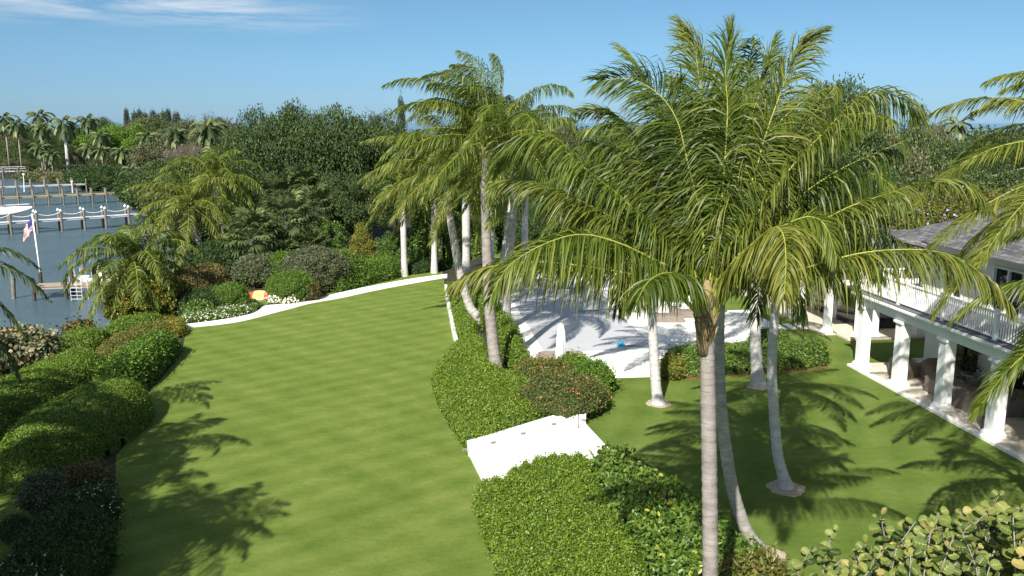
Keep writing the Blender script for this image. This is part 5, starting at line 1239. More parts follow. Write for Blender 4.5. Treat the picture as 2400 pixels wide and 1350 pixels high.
# boarding ladder on the dock
f = P(178, 667, -1.3); lo_ = empty('dock_ladder', (f[0], f[1] - .4, -1.3), 'white boarding ladder rails on the near dock beside the boat', 'ladder')
mb = MB()
for s in (0, .55):
    for e in (0, .9): mb.tube([(f[0] + e + s * .4, f[1] - .95 + s, -2.6), (f[0] + e + s * .4, f[1] - .95 + s, .1), (f[0] + e + .25 + s * .4, f[1] - .6 + s, .15), (f[0] + e + .25 + s * .4, f[1] - .6 + s, -1.3)], [.016] * 4, k=6)
mb.build('rail', M['white'], parent=lo_)
mb = MB()
for zz in np.arange(-2.3, -1.0, .3): mb.tube([(f[0], f[1] - .95, zz), (f[0] + .9, f[1] - .95, zz)], [.014, .014], k=5)
mb.build('rung', M['white'], parent=lo_)

shrub('shore_bush', 512, 655, 4.0, 2.8, 'hedged', .16, .08, 'dark bush at the foot of the leaning shore palms', seed=77, amp=.2)
# boards lying beyond the path: an upturned red and yellow pair
def board(label, px, py, Ln, Wd, col1, rz, dz, tiltx=.0, name='kayak'):
    c = P(px, py, ZL + dz); o = empty(name, (c[0], c[1], ZL + dz), label, 'kayak')
    n = 20; V = []; st = np.linspace(0, 1, n)
    for t in st:
        w = Wd / 2 * max(.04, math.sin(math.pi * min(max(t, .02), .98)) ** .55); x = (t - .5) * Ln; hh = .16 + .10 * (2 * t - 1) ** 2
        for a in np.linspace(0, 2 * math.pi, 12, endpoint=False): V.append((x, w * math.cos(a), .16 + .14 * math.sin(a) + (.12 * (2 * t - 1) ** 4)))
    F = []; Mi = []
    for i in range(n - 1):
        for j in range(12): F.append((i * 12 + j, i * 12 + (j + 1) % 12, (i + 1) * 12 + (j + 1) % 12, (i + 1) * 12 + j)); Mi.append(0)
    V = np.array(V); co, si = math.cos(tiltx), math.sin(tiltx); V = np.c_[V[:, 0], V[:, 1] * co - V[:, 2] * si, V[:, 1] * si + V[:, 2] * co]
    mb = MB(); mb.add(place(V, c, rz), F); mb.build('hull', M[col1], parent=o, smooth=True)
    if col1 == 'red':
        top = []; 
        V2 = []
        for t in np.linspace(.30, .72, 10):
            w = Wd / 2 * math.sin(math.pi * t) ** .55; x = (t - .5) * Ln
            for a in np.linspace(.12 * math.pi, .88 * math.pi, 7): V2.append((x, w * math.cos(a) * 1.01, .165 + .145 * math.sin(a) + .12 * (2 * t - 1) ** 4))
        V2 = np.array(V2); V2 = np.c_[V2[:, 0], V2[:, 1] * co - V2[:, 2] * si, V2[:, 1] * si + V2[:, 2] * co]
        F2 = [(i * 7 + j, i * 7 + j + 1, (i + 1) * 7 + j + 1, (i + 1) * 7 + j) for i in range(9) for j in range(6)]
        mb = MB(); mb.add(place(V2, c, rz), F2); mb.build('deck_panel', M['yel'], parent=o)
board('red kayak with a yellow deck panel lying tilted between the bushes', 608, 697, 2.0, 1.05, 'red', R(-5), .12, .6)
sheet('grass_patch', [P(a, b, ZL)[:2] for a, b in ((596, 734), (592, 715), (598, 699), (636, 697), (634, 705), (628, 713), (613, 720), (604, 729))], ZL + .022, M['lawnL'], skirt=.03)

# silver spiky plants
for i, (px, py, s_) in enumerate(((374, 792, .75), (400, 782, .62))):
    c = P(px, py, ZL); rg = np.random.default_rng(600 + i); mb = MB()
    for k in range(46):
        az = k * 2.4; el = .1 + 1.3 * k / 46; d = np.array((math.cos(az) * math.cos(el), math.sin(az) * math.cos(el), math.sin(el)))
        u = unit(np.cross(d, (0, 0, 1.0))) * .05; Ls = s_ * rg.uniform(.85, 1.1); b = c + np.array((0, 0, .25)); m1 = b + d * Ls * .5; e = b + d * Ls + np.array((0, 0, -.12))
        mb.add([b, m1 - u, e, m1 + u], [(0, 1, 2, 3)], [.9] * 4)
    tag(mb.build('spiky_plant', leafmat('silver_leaf', [(0, (.20, .24, .15)), (1, (.42, .46, .32))], trans=.1) if i == 0 else bpy.data.materials['silver_leaf'], origin=c), ['larger silver spiky plant by the yellow ground cover', 'smaller silver spiky plant nearer the white path'][i], 'plant', 'silver spiky plants')

# ------------------------------------------------------------------ garden steps
st_o = P(1100, 1070, ZL)[:2]; st_e = P(1372, 994, 0)[:2]; run = st_e - st_o; rl_ = np.linalg.norm(run); rd = run / rl_; rn = np.array((rd[1], -rd[0]))
gs = empty('garden_steps', (st_o[0], st_o[1], ZL), 'broad white stone steps climbing from lower lawn to upper lawn', 'steps')
nst = 6; wst = 4.6; rza = math.atan2(rd[1], rd[0])
for k in range(nst):
    z1 = ZL + .9 * (k + 1) / nst + .01 if k < nst - 1 else .03
    t0 = rl_ * (k + .0) / nst; t1 = rl_
    c = st_o + rd * (t0 + rl_ / nst * .5) + rn * (wst / 2 - .1); mb = MB(); dz = .9 / nst + .02
    mb.box((c[0], c[1], (z1 - 1.15) / 2), (rl_ / nst - .004, wst, z1 + 1.15), rza); mb.build('step', M['deck'], parent=gs)
mb = MB(); hk = 10
pr_ = [(-.02, ZL + .52), (.35, ZL + .58), (rl_ * .80, .42), (rl_ + .02, .42)]
for (t0, z0_), (t1, z1_) in zip(pr_[:-1], pr_[1:]):
    V = []
    for t, zt in ((t0, z0_), (t1, z1_)):
        for off in (-.34, .0):
            p = st_o + rd * t + rn * off
            V += [(p[0], p[1], ZL - .2), (p[0], p[1], zt)]
    mb.add(V, [(0, 1, 3, 2), (4, 6, 7, 5), (1, 5, 7, 3), (0, 2, 6, 4), (2, 3, 7, 6), (0, 4, 5, 1)])
mb.build('side_wall', M['deck'], parent=gs)
for px, py in ((1112, 1087), (1174, 1066), (1236, 1044), (1297, 1023)):
    t = ((P(px, py, -.4)[:2] - st_o) @ rd); zt = np.interp(t, [a for a, b in pr_], [b for a, b in pr_]); p = st_o + rd * t + rn * .012
    mb = MB(); mb.box((p[0], p[1], zt - .22), (.20, .03, .09), rza)
    for s in range(3): mb.box((p[0] + rn[0] * .02, p[1] + rn[1] * .02, zt - .19 - s * .03), (.17, .012, .008), rza)
    mb.build('step_light', M['lamp'], parent=gs)
# path lights
for i, (px, py, z, lab) in enumerate(((1356, 1005, 0, 'small dark path light in the hedge above the steps'), (1418, 1083, 0, 'small dark path light at the near top corner of the steps'), (2300, 1012, 0, 'small dark path light beside the last white column'))):
    c = P(px, py, z); o = empty('path_light', c, lab, 'light', 'path lights')
    mb = MB(); mb.tube([c, c + (0, 0, .6)], [.018, .018], k=6); mb.build('stake', M['black'], parent=o)
    mb = MB(); mb.box(c + (.1, 0, .61), (.26, .10, .03)); mb.build('hood', M['black'], parent=o)

# ------------------------------------------------------------------ pool furniture
c = P(1314, 862, .05)
um = empty('parasol', c, 'closed white parasol standing between the pool cover and covered loungers', 'parasol')
mb = MB(); mb.box(c + (0, 0, .05), (.7, .7, .1)); mb.build('base', M['pot'], parent=um)
mb = MB(); mb.tube([c + (0, 0, .1), c + (0, 0, 2.15)], [.025, .025], k=8); mb.build('pole', M['white'], parent=um)
mb = MB(); an = np.arange(24) / 24 * 2 * math.pi; prof = [(.02, 2.2), (.09, 2.1), (.14, 1.9), (.18, 1.55), (.20, 1.1), (.22, .7), (.20, .45)]
V = np.array([[(r * (1 + .22 * math.cos(6 * a + z)) * math.cos(a), r * (1 + .22 * math.cos(6 * a + z)) * math.sin(a), z) for a in an] for r, z in prof])
ii, jj = np.meshgrid(np.arange(len(prof) - 1), np.arange(24), indexing='ij'); j2 = (jj + 1) % 24
mb.add(V.reshape(-1, 3) + c, np.stack([ii * 24 + jj, (ii + 1) * 24 + jj, (ii + 1) * 24 + j2, ii * 24 + j2], -1).reshape(-1, 4)); mb.build('canopy', M['white'], parent=um, smooth=True)

def rounded_cover(name, label, loc, rz, prof, width, cat='covered furniture', group=None, mat='taupe', seed=1):
    """cloth cover: a side profile (x, z) swept across width with softened ends and draped folds"""
    rg = np.random.default_rng(seed); prof = cr([np.array((a, b)) for a, b in prof], 26); ny = 15; V = []
    for j in range(ny):
        t = j / (ny - 1) * 2 - 1; ed = 1 - .10 * abs(t) ** 8; y = t * width / 2
        for (x, z) in prof:
            zz = z * ed; f = .012 * math.sin(y * 9 + x * 7 + seed) + .01 * math.sin(x * 17 + y * 5); V.append((x + f, y, max(0.005, zz + .012 * math.sin(7 * x + 9 * y) * (z > .1))))
    n = len(prof); F = [(j * n + i, (j + 1) * n + i, (j + 1) * n + i + 1, j * n + i + 1) for j in range(ny - 1) for i in range(n - 1)]
    V = np.array(V); mb = MB(); mb.add(place(V, loc, rz), F)
    for j, rev in ((0, 1), (ny - 1, 0)):
        idx = np.arange(n) + j * n; f_ = [tuple(idx[::-1] if not rev else idx)]
        mb.F.append(np.array(f_)); mb.M.append(np.zeros(1, dtype=np.int32))
    return tag(mb.build(name, M[mat], origin=loc), label, cat, group)
lp = [(-1.0, 0), (-1.0, .38), (-.95, .42), (.3, .42), (.9, .62), (1.0, .60), (1.02, 0)]
for i, (px, py, ang, lab) in enumerate(((1290, 866, 90, 'covered sun lounger left of the closed parasol'), (1352, 866, 90, 'covered sun lounger right of the closed parasol'),
        (1560, 752, 172, 'covered sun lounger at the far right corner of the pool'), (1610, 742, 172, 'covered sun lounger beside the white slatted chair'),
        (1545, 700, 172, 'third covered sun lounger along the right side of the pool'), (1500, 668, 172, 'farthest covered sun lounger along the pool'))):
    c = P(px, py, .05); rounded_cover('covered_lounger', lab, c, R(ang) + HR, lp, .95, group='covered sun loungers', seed=i)
# white slatted chairs right of the pool
for i, (px, py, lab) in enumerate(((1585, 722, 'white slatted chair on the deck behind the foreground palm'), (1560, 690, 'white slatted chair farther along the deck'))):
    c = P(px, py, .05); o = empty('slatted_chair', c, lab, 'chair', 'white slatted chairs')
    rz = HR + R(180)
    mb = MB()
    for k in range(7): mb.box(place([(-.35 + k * .1, 0, .42)], c, rz)[0], (.07, .62, .025), rz)
    mb.build('seat', M['white'], parent=o)
    mb = MB()
    for k in range(8): mb.box(place([(.36 + k * .035, 0, .5 + k * .09)], c, rz)[0], (.03, .62, .06), rz)
    for s in (-1, 1): mb.tube([place([(.33, s * .3, .42)], c, rz)[0], place([(.63, s * .3, 1.2)], c, rz)[0]], [.03, .03], k=4)
    mb.build('backrest', M['white'], parent=o)
    for sx in (-.32, .33):
        for sy in (-.28, .28):
            mb = MB(); q = place([(sx, sy, .21)], c, rz)[0]; mb.box(q, (.06, .06, .42), rz); mb.build('leg', M['white'], parent=o)
    for s in (-1, 1): mb = MB(); mb.box(place([(0, s * .34, .64)], c, rz)[0], (.75, .08, .03), rz); mb.build('armrest', M['white'], parent=o)
# pool cover pumps with their cords
for i, (px, py, cord, lab) in enumerate(((1455, 812, [(1460, 810), (1490, 811), (1530, 815), (1560, 818), (1590, 815), (1615, 812), (1630, 820)], 'blue cover pump near the close edge of the pool cover, cord running right'), (1364, 731, [(1368, 729), (1400, 727), (1440, 724), (1480, 722)], 'small blue cover pump in the middle of the pool cover'), (1314, 676, [(1318, 676), (1350, 675)], 'farthest blue cover pump on the pool cover'))):
    c = P(px, py, .07); s = .34 if i == 0 else .3
    o = empty('cover_pump', c, lab, 'pump', 'blue pool cover pumps')
    mb = MB(); mb.box(c + (0, 0, .09), (s, s, .18), .2, taper=.85); mb.box(c + (0, 0, .23), (s * .55, s * .5, .12), .2, taper=.8); mb.tube([c + (s * .1, 0, .3), c + (s * .3, 0, .34), c + (s * .45, 0, .25)], [.02] * 3, k=5); mb.build('housing', M['blue'], parent=o)
    mb = MB(); mb.box(c + (0, -s * .47, .11), (s * .5, .03, .04), .2); mb.build('vent', M['black'], parent=o)
    q = cr([P(a, b, .09) for a, b in cord], 30); mb = MB(); mb.tube(q, [.018] * 30, k=5); mb.build('cord', M['navy'], parent=o)

# stepping stones
for i in range(9):
    p = P(1778, 768, .0)[:2] + bx_ * (i * .62)
    mb = MB(); mb.box((p[0], p[1], .02), (.36, 1.25, .07), HR)
    tag(mb.build('stepping_stone', M['path'], origin=(p[0], p[1], 0)), 'pale rectangular stepping stone in the grass row from terrace to back porch', 'stepping stone', 'stepping stones')

# ------------------------------------------------------------------ house
# house frame: origin at the farthest column of the porch, s runs away from the camera, t to the right
HO = np.array(P(2019, 858, .1)[:2])
def hp(s, t, z): q = HO + ax * s + bx_ * t; return np.array((q[0], q[1], z))
def hb(mb, s0, s1, t0, t1, z0, z1, m=0):
    c = hp((s0 + s1) / 2, (t0 + t1) / 2, (z0 + z1) / 2); mb.box(c, (abs(t1 - t0), abs(s1 - s0), abs(z1 - z0)), HR, m)
    return mb
q = [hp(.45, -.42, 0)[:2], hp(-30, -.42, 0)[:2], hp(-30, 5, 0)[:2], hp(1.0, 5, 0)[:2], hp(1.0, 3.2, 0)[:2], hp(.45, 3.2, 0)[:2]]
sheet('porch_floor', q, .10, M['patio'], skirt=.16)
sheet('porch_edge', [hp(.5, -.47, 0)[:2], hp(-30, -.47, 0)[:2], hp(-30, -.2, 0)[:2], hp(.5, -.2, 0)[:2]], .104, M['deck'], skirt=.16)
hs = empty('house', hp(-6, 4, .1), 'white two-storey house with columned porch, balcony and grey slate roof', 'house')
D = 3.35
SP = 3.13
def column(parent, s, t, z0=.1, z1=3.08, w=.44):
    mb = MB()
    hb(mb, s - w * .72, s + w * .72, t - w * .72, t + w * .72, z0, z0 + .16); hb(mb, s - w * .62, s + w * .62, t - w * .62, t + w * .62, z0 + .16, z0 + .22)
    c = hp(s, t, (z0 + z1) / 2); mb.box((c[0], c[1], (z0 + z1) / 2 + .02), (w * 1.06, w * 1.06, z1 - z0 - .4), HR, taper=.97)
    hb(mb, s - w * .56, s + w * .56, t - w * .56, t + w * .56, z1 - .18, z1 - .11); hb(mb, s - w * .7, s + w * .7, t - w * .7, t + w * .7, z1 - .11, z1)
    mb.build('column', M['white'], parent=parent)
for k in range(7): column(hs, -SP * k, 0)
mb = MB()                                                    # entablature
hb(mb, .30, -26, -.20, .20, 3.08, 3.42); hb(mb, .34, -26, -.26, .20, 3.42, 3.50); hb(mb, .44, -26, -.38, .20, 3.50, 3.58); hb(mb, .54, -26, -.50, .20, 3.58, 3.68)
hb(mb, -.1, .30, .20, D + 3, 3.08, 3.42); hb(mb, -.1, .44, .20, D + 3, 3.42, 3.58); hb(mb, -.1, .54, .20, D + 3, 3.58, 3.68)
mb.build('cornice', M['white'], parent=hs)
mb = MB(); hb(mb, -.1, -26, .20, D, 3.30, 3.66); mb.build('porch_ceiling', M['cream'], parent=hs)
mb = MB(); hb(mb, .40, -26, -.42, D, 3.684, 3.74); mb.build('balcony_floor', M['floorg'], parent=hs)
# railing
def rail(parent, s0, t0, s1, t1, z=3.74, H=1.05, step=.13, name='railing'):
    Ln = math.hypot(s1 - s0, t1 - t0); n = int(Ln / step); mb = MB()
    along = abs(s1 - s0) > abs(t1 - t0)
    def seg(za, zb, w):
        if along: hb(mb, s0, s1, t0 - w / 2, t0 + w / 2, za, zb)
        else: hb(mb, s0 - w / 2, s0 + w / 2, t0, t1, za, zb)
    seg(z + H - .07, z + H, .10); seg(z + .09, z + .15, .07)
    for i in range(n):
        f = (i + .5) / n; s = s0 + (s1 - s0) * f; t = t0 + (t1 - t0) * f
        hb(mb, s - .02, s + .02, t - .02, t + .02, z + .15, z + H - .07)
    mb.build(name, M['white'], parent=parent)
for k in range(8):
    s0 = .25 - k * SP; s1 = .25 - (k + 1) * SP
    rail(hs, s0 - .07, -.18, s1 + .07, -.18)
    mb = MB(); hb(mb, s0 - .07, s0 + .07, -.25, -.11, 3.74, 4.86); hb(mb, s0 - .1, s0 + .1, -.28, -.08, 4.86, 4.90); mb.build('railing_post', M['white'], parent=hs)
rail(hs, .25, -.11, .25, D + 1.2)
# walls with doors
mb = MB()
doors = [(-1.4, -3.6), (-5.4, -8.0), (-9.6, -12.4), (-14.5, -17)]
cur = .3
for a, b in doors:
    hb(mb, cur, a, D, D + .3, .10, 3.3); hb(mb, a, b, D, D + .3, 2.55, 3.3); cur = b
hb(mb, cur, -26, D, D + .3, .10, 3.3); hb(mb, .0, .3, D + .3, D + 6, .1, 3.3)
hb(mb, .3, -26, D, D + .3, 3.3, 3.68)
mb.build('wall', M['cream'], parent=hs)
for a, b in doors:
    mb = MB(); hb(mb, a - .06, b + .06, D + .14, D + .18, .12, 2.5); d_ = mb.build('glass_door', M['glass'], parent=hs)
    mb = MB()
    hb(mb, a - .002, a - .1, D + .04, D + .24, .11, 2.55); hb(mb, b + .002, b + .1, D + .04, D + .24, .11, 2.55); hb(mb, a - .1, b + .1, D + .04, D + .24, 2.45, 2.548); m_ = (a + b) / 2; hb(mb, m_ - .05, m_ + .05, D + .04, D + .24, .11, 2.45)
    f_ = mb.build('frame', M['woodbr'], parent=hs); 
    f_.parent = d_
# upper storey
mb = MB(); U = 2.2
wins = [(-2.3, -3.7), (-5.5, -7.3), (-9.5, -11.2), (-13.5, -15.5)]
cur = -.9
for a, b in wins:
    hb(mb, cur, a, U, U + .25, 3.75, 6.35); hb(mb, a, b, U, U + .25, 5.9, 6.35); hb(mb, a, b, U, U + .25, 3.75, 4.0); cur = b
hb(mb, cur, -26, U, U + .25, 3.75, 6.35); hb(mb, -.9, -1.15, U + .25, U + 8, 3.75, 6.35)
mb.build('upper_wall', M['cream'], parent=hs)
for a, b in wins:
    mb = MB(); hb(mb, a - .05, b + .05, U + .12, U + .15, 4.02, 5.88); w_ = mb.build('window', M['glass'], parent=hs)
    mb = MB(); hb(mb, a - .005, a - .09, U - .03, U + .10, 4.01, 5.89); hb(mb, b + .005, b + .09, U - .03, U + .10, 4.01, 5.89); hb(mb, a - .09, b + .09, U - .03, U + .1, 5.8, 5.89); hb(mb, a - .09, b + .09, U - .03, U + .1, 4.01, 4.1); m_ = (a + b) / 2; hb(mb, m_ - .04, m_ + .04, U - .02, U + .10, 4.1, 5.8)
    f_ = mb.build('frame', M['white'], parent=hs); f_.parent = w_
def roof(parent, s0, s1, t0, t1, z0, pitch, name='roof', hipfar=True, hipnear=True, flare=True):
    """hipped slate roof with softly flared eaves; s0 far end, s1 near end"""
    wd = (t1 - t0) / 2; rings = [(0, 0), (.9, .9 * pitch * .62), (wd, wd * pitch)]
    me = bpy.data.meshes.new(name); V = []; F = []; UV = []
    def ring(d, h):
        a = s0 - (d if hipfar else 0); b = s1 + (d if hipnear else 0)
        return [hp(a, t0 + d, z0 + h), hp(b, t0 + d, z0 + h), hp(b, t1 - d, z0 + h), hp(a, t1 - d, z0 + h)]
    R_ = [ring(d, h) for d, h in rings]; vv = 0.0
    for (d0, h0), (d1, h1), A0, A1 in zip(rings[:-1], rings[1:], R_[:-1], R_[1:]):
        sl = math.hypot(d1 - d0, h1 - h0)
        for k in range(4):
            a, b = A0[k], A0[(k + 1) % 4]; c, d = A1[(k + 1) % 4], A1[k]
            e = unit(b - a); i0 = len(V); V += [a, b, c, d]; F.append((i0, i0 + 1, i0 + 2, i0 + 3))
            UV += [(0, vv), ((b - a) @ e, vv), ((c - a) @ e, vv + sl), ((d - a) @ e, vv + sl)]
        vv += sl
    mb = MB(); mb.add(np.array(V), np.array(F)); o = mb.build(name, M['slate'], parent=parent)
    uv = o.data.uv_layers.new(name='UVMap')
    li = np.zeros(len(o.data.loops), dtype=np.int32); o.data.loops.foreach_get('vertex_index', li)
    uv.data.foreach_set('uv', np.array(UV, dtype=np.float32)[li].ravel())
    mb = MB()                                               # soffit and fascia
    z = z0 - .16
    hb(mb, s0 - .02, s1 + .02, t0 + .02, t1 - .02, z, z0 - .03); mb.build('eave', M['woodbr'], parent=o)
    mb = MB()
    for (a, b) in ((hp(s0, t0, z0 - .05), hp(s1, t0, z0 - .05)), (hp(s0, t0, z0 - .05), hp(s0, t1, z0 - .05)), (hp(s1, t0, z0 - .05), hp(s1, t1, z0 - .05))):
        mb.tube([a, b], [.07, .07], k=8)
    # ridge and hip caps
    mb.build('gutter', M['gutter'], parent=o)
    mb = MB(); pk0 = R_[2][0]; 
    for k, (src) in enumerate(((R_[0][0], R_[1][0], R_[2][0]), (R_[0][1], R_[1][1], R_[2][1]), (R_[0][3], R_[1][3], R_[2][3]), (R_[0][2], R_[1][2], R_[2][2]))):
        mb.tube([p + (0, 0, .02) for p in src], [.055] * 3, k=6)
    mb.tube([R_[2][0] + (0, 0, .02), R_[2][1] + (0, 0, .02)], [.06, .06], k=6)
    mb.build('ridge_cap', M['lamp'], parent=o)
    return o
roof(hs, .9, -28, 1.0, 14.0, 6.45, .42)
# downpipe at the corner
mb = MB(); mb.tube([hp(.6, 1.15, 6.35), hp(.3, 1.3, 6.1), hp(-.7, U - .06, 5.9), hp(-.7, U - .06, 3.76)], [.05] * 4, k=8); mb.build('downpipe', M['gutter'], parent=hs)

# back wing
bw = empty('house_wing', hp(12, 5, .1), 'lower back wing with slate roof and white columns beyond the court', 'house')
sheet('back_porch_floor', [hp(5.0, 2.0, 0)[:2], hp(5.0, 9, 0)[:2], hp(21, 9, 0)[:2], hp(21, 1.2, 0)[:2], hp(6.3, 1.2, 0)[:2], hp(6.3, 2.0, 0)[:2]], .10, M['patio'], skirt=.16)
for s, t in ((6.6, 1.6), (10, 1.6), (13.4, 1.6), (16.8, 1.6), (5.6, 2.9), (5.6, 3.8), (5.6, 6.4)): column(bw, s, t, z1=3.0, w=.32)
mb = MB(); hb(mb, 5.3, 20, 1.4, 1.8, 3.0, 3.45); hb(mb, 5.3, 5.75, 1.8, 9, 3.0, 3.45); hb(mb, 5.2, 20, 1.25, 1.8, 3.45, 3.6); mb.build('beam', M['white'], parent=bw)
mb = MB(); hb(mb, 7.0, 20, 3.8, 4.0, .1, 3.9); hb(mb, 7.0, 7.2, 4.0, 9, .1, 3.9); mb.build('wall', M['cream'], parent=bw)
for a in (7.6, 10.4, 13.2):
    mb = MB(); hb(mb, a, a + 2.0, 3.72, 3.79, .12, 2.5); mb.build('glass_door', M['glass'], parent=bw)
for a in (4.4, 6.6):
    mb = MB(); hb(mb, 6.93, 6.99, a, a + 1.5, .12, 2.5); mb.build('glass_door', M['glass'], parent=bw)
mb = MB(); hb(mb, 5.76, 20, 1.8, 9, 3.46, 3.62); mb.build('ceiling', M['cream'], parent=bw)
roof(bw, 19.5, 4.6, .9, 9.5, 3.95, .48)
# link wall closing the court
mb = MB(); hb(mb, .3, 7.0, D + 3.2, D + 3.5, .1, 3.4); tag(mb.build('court_wall', M['cream'], origin=hp(3.6, D + 3.3, .1)), 'plain pale wall at the back of the grass court between the wings', 'wall')

# covered furniture on the porch
GP = 'covered porch furniture'
rounded_cover('covered_armchair', 'covered armchair at the far end of the porch nearest the lawn', hp(-1.7, 1.15, .105), HR + R(200), [(-.45, 0), (-.48, .55), (-.40, .62), (.15, .55), (.30, .82), (.45, .84), (.52, 0)], 1.0, group=GP, seed=11)
rounded_cover('covered_sofa', 'covered sofa against the house wall behind the armchair', hp(-2.9, 2.45, .105), HR + R(90), [(-.95, 0), (-.98, .5), (-.90, .58), (-.1, .56), (.55, .90), (.75, .92), (.98, .55), (1.0, 0)], 1.5, group=GP, seed=12)
rounded_cover('covered_table', 'large covered table between the second and third columns', hp(-4.9, 1.35, .105), HR + R(90), [(-.95, 0), (-.98, .62), (-.90, .68), (.9, .68), (.98, .62), (1.0, 0)], 1.25, group=GP, seed=13)
rounded_cover('covered_armchair', 'covered boxy chair set close behind the third column', hp(-6.35, 1.2, .105), HR + R(90), [(-.5, 0), (-.52, .72), (-.44, .80), (.45, .78), (.52, .70), (.54, 0)], 1.05, group=GP, seed=14)
rounded_cover('covered_sofa', 'dark covered sofa at the near end of the group in porch shade', hp(-6.9, 2.55, .105), HR + R(90), [(-.7, 0), (-.75, .7), (-.6, .86), (.2, .84), (.66, .70), (.75, 0)], 1.3, group=GP, seed=15)
# planters
for i, (s, t, lab) in enumerate(((-3.7, 3.0, 'round grey planter with a leafy shrub against the porch wall'), (-8.6, 2.6, 'round grey planter with a shrub behind the last column'))):
    c = hp(s, t, .105); o = empty('planter', c, lab, 'planter', 'potted shrubs on the porch')
    mb = MB(); mb.lathe([(.001, .01), (.26, .01), (.36, .55), (.38, .6), (.33, .6), (.31, .5), (.001, .5)], c, k=20); mb.build('pot', M['pot'], parent=o, smooth=True)
    rg = np.random.default_rng(700 + i); mb = MB(); tips = []
    for k in range(16):
        d = unit(rg.normal(size=3) * (.55, .55, .2) + (0, 0, 1.0)); e = c + (0, 0, .5) + d * rg.uniform(.6, 1.25); mb.tube([c + (0, 0, .5), (c + e) / 2 + (0, 0, .25), e], [.02, .013, .006], k=4, cap=False); tips.append(e)
    mb.build('stems', M['bark'], parent=o)
    mb = MB(); tp_ = np.repeat(np.array(tips), 26, 0) + rg.normal(size=(416, 3)) * .13; leaves(mb, tp_, unit(rg.normal(size=(416, 3)) + (0, 0, .5)), .11, .06, rg); mb.build('foliage', M['hedged'], parent=o)
# firewood rack
c = hp(-9.15, 2.75, .105); lr = empty('log_rack', c, 'black metal rack beside the porch wall', 'log rack')
mb = MB()
for s in (-.45, .45):
    for t in (-.18, .18): p = hp(-9.15 + s, 2.75 + t, 0); mb.tube([(p[0], p[1], .11), (p[0], p[1], 1.35)], [.015, .015], k=5)
    p, q = hp(-9.15 + s, 2.57, 1.35), hp(-9.15 + s, 2.93, 1.35); mb.tube([p, q], [.015, .015], k=5)
    p, q = hp(-9.15 + s, 2.57, .2), hp(-9.15 + s, 2.93, .2); mb.tube([p, q], [.015, .015], k=5)
for t in (-.18, .18): mb.tube([hp(-9.6, 2.75 + t, .2), hp(-8.7, 2.75 + t, .2)], [.015, .015], k=5)
mb.build('frame', M['black'], parent=lr)
rg = random.Random(3); nl = 0
for r_ in range(7):
    for k in range(6):
        s = -9.15 - .36 + k * .14 + (r_ % 2) * .05; z = .29 + r_ * .135
        ra = rg.uniform(.055, .07); p, q = hp(s, 2.5 + rg.uniform(-.02, .02), z), hp(s, 3.0 + rg.uniform(-.03, .03), z)
        mb = MB(); mb.tube([p, q], [ra, ra], k=9, cap=False, m=1)
        V, F = [], []
        for e, rev in ((p, 0), (q, 1)):
            an = np.arange(9) / 9 * 6.283; b0 = len(V)
            V += [e + np.array((bx_[0] * 0 + ax[0] * math.cos(a), ax[1] * math.cos(a), math.sin(a))) * ra for a in an]; F.append(tuple(range(b0, b0 + 9)) if rev else tuple(range(b0, b0 + 9))[::-1])
        mb.add(np.array(V), np.array(F), m=0)
        tag(mb.build('firewood_log', [M['log'], M['logb']], origin=p), 'split firewood log stacked in the black rack on the porch', 'log', 'firewood logs in the rack')

# ------------------------------------------------------------------ sea grape, bottom right
rg = np.random.default_rng(900)
base = np.array((6.7, 10.9, 0.0))
sg = empty('sea_grape_tree', base, 'large sea grape with round yellow-green leaves in the bottom right corner', 'tree')
mbS, mbL = MB(), MB()
top = [(1905, 1268), (1955, 1222), (2060, 1190), (2040, 1290), (2120, 1212), (2160, 1200), (2210, 1180), (2270, 1215), (2250, 1170), (2300, 1172), (2352, 1140), (2395, 1180), (2440, 1160), (2000, 1320), (1925, 1340), (2090, 1262), (2185, 1262), (2330, 1225), (2380, 1232)]
stems = [(x, y, rg.uniform(-.5, .5)) for x, y in top]
for i in range(340):
    x = rg.uniform(1975, 2560); yl = np.interp(x, [1990, 2080, 2230, 2330, 2450], [1300, 1235, 1205, 1180, 1160]); stems.append((x, yl - 12 + 400 * rg.random() ** 1.15, rg.uniform(-1.6, 1.3)))
for i in range(60):
    x = rg.uniform(1935, 2160); stems.append((x, 1262 - (x - 1935) * .12 + 110 * rg.random() + (60 if x < 1990 else 0), rg.uniform(-.9, .9)))
trunkp = []
for k in range(7):
    a = k * .9; e = base + np.array((math.cos(a) * 1.6, math.sin(a) * 1.1, 3.2)); q = cr([base + (0, 0, -.1), base + (math.cos(a) * .3, math.sin(a) * .3, 1.4), e], 8); mbS.tube(q, np.linspace(.11, .05, 8), k=7, cap=False); trunkp.append(e)
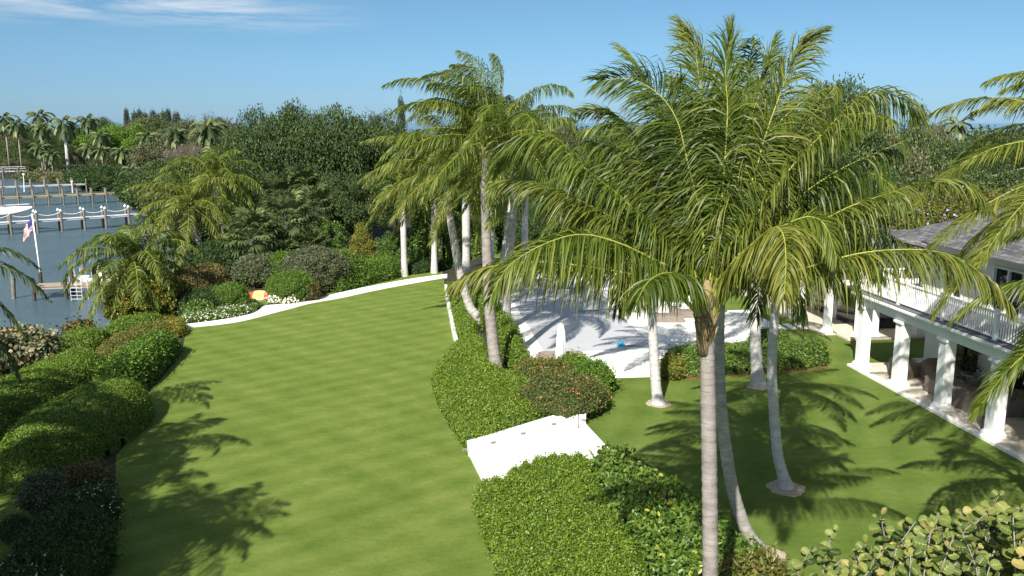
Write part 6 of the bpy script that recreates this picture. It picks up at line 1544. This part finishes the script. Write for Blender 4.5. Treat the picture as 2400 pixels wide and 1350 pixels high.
for x, y, dy in stems:
    t = A(x, y, 11.3 + dy); o_ = min(trunkp, key=lambda p: np.linalg.norm((p - t)[:2])); b = t + np.array((rg.normal(0, .22), rg.normal(0, .22), -rg.uniform(1.0, 1.5)))
    q = cr([o_, b, t], 90); dl = np.linalg.norm(q[1] - q[0]); mbS.tube(q[::6], np.linspace(.03, .008, 15), k=5, cap=False)
    nn = rg.integers(12, 20)
    for k in range(nn):
        p = q[max(0, 84 - int(k * .062 / dl))] + rg.normal(0, .012, 3)
        az = k * 2.4 + rg.uniform(-.3, .3); d = unit(np.array((math.cos(az), math.sin(az), rg.uniform(.15, .8))))
        n_ = unit(np.array((-d[0] * .35, -d[1] * .35, .8)) + np.array((-.25, -.55, .1)) * rg.uniform(.1, 1.0) + rg.normal(0, .36, 3)); d = unit(d - (d @ n_) * n_); s_ = np.cross(d, n_)
        Rr = rg.uniform(.048, .092) * (.75 if k < 2 else 1); c = p + d * (Rr + .03)
        an = np.arange(12) / 12 * 2 * math.pi; rad = Rr * (1 - .10 * np.cos(an)); bend = rg.uniform(.1, .35)
        V = [c] + [c + d * r_ * math.cos(a) + s_ * r_ * 1.08 * math.sin(a) + n_ * Rr * (bend * math.sin(a) ** 2 + .05 * math.sin(3 * a + k)) for a, r_ in zip(an, rad)]
        rv = float(np.clip(rg.normal(.45, .28) + .15 * (k < 2), 0, 1))
        mbL.add(np.array(V), [(0, 1 + j, 1 + (j + 1) % 12) for j in range(12)], [rv] * 13)
        e = n_ * .003
        mbL.add(np.array([c - d * Rr * .95 - s_ * .003 + e, c - d * Rr * .95 + s_ * .003 + e, c + d * Rr * .7 + s_ * .0012 + e * 1.5, c + d * Rr * .7 - s_ * .0012 + e * 1.5]), [(0, 1, 2, 3)], [rv] * 4, 1)
        for sg_ in (-1, 1):
            for w in (-.55, -.1, .3):
                a0 = c + d * Rr * w + e; a1 = c + d * Rr * (w + .42) + s_ * sg_ * Rr * .72 + n_ * (Rr * bend * .45 + .003)
                mbL.add(np.array([a0 - d * .0018, a0 + d * .0018, a1 + d * .0006, a1 - d * .0006]), [(0, 1, 2, 3)], [rv] * 4, 1)
mbS.build('trunk', M['barkg'], parent=sg, smooth=True)
mbL.build('foliage', [M['grape'], M['vein']], parent=sg)
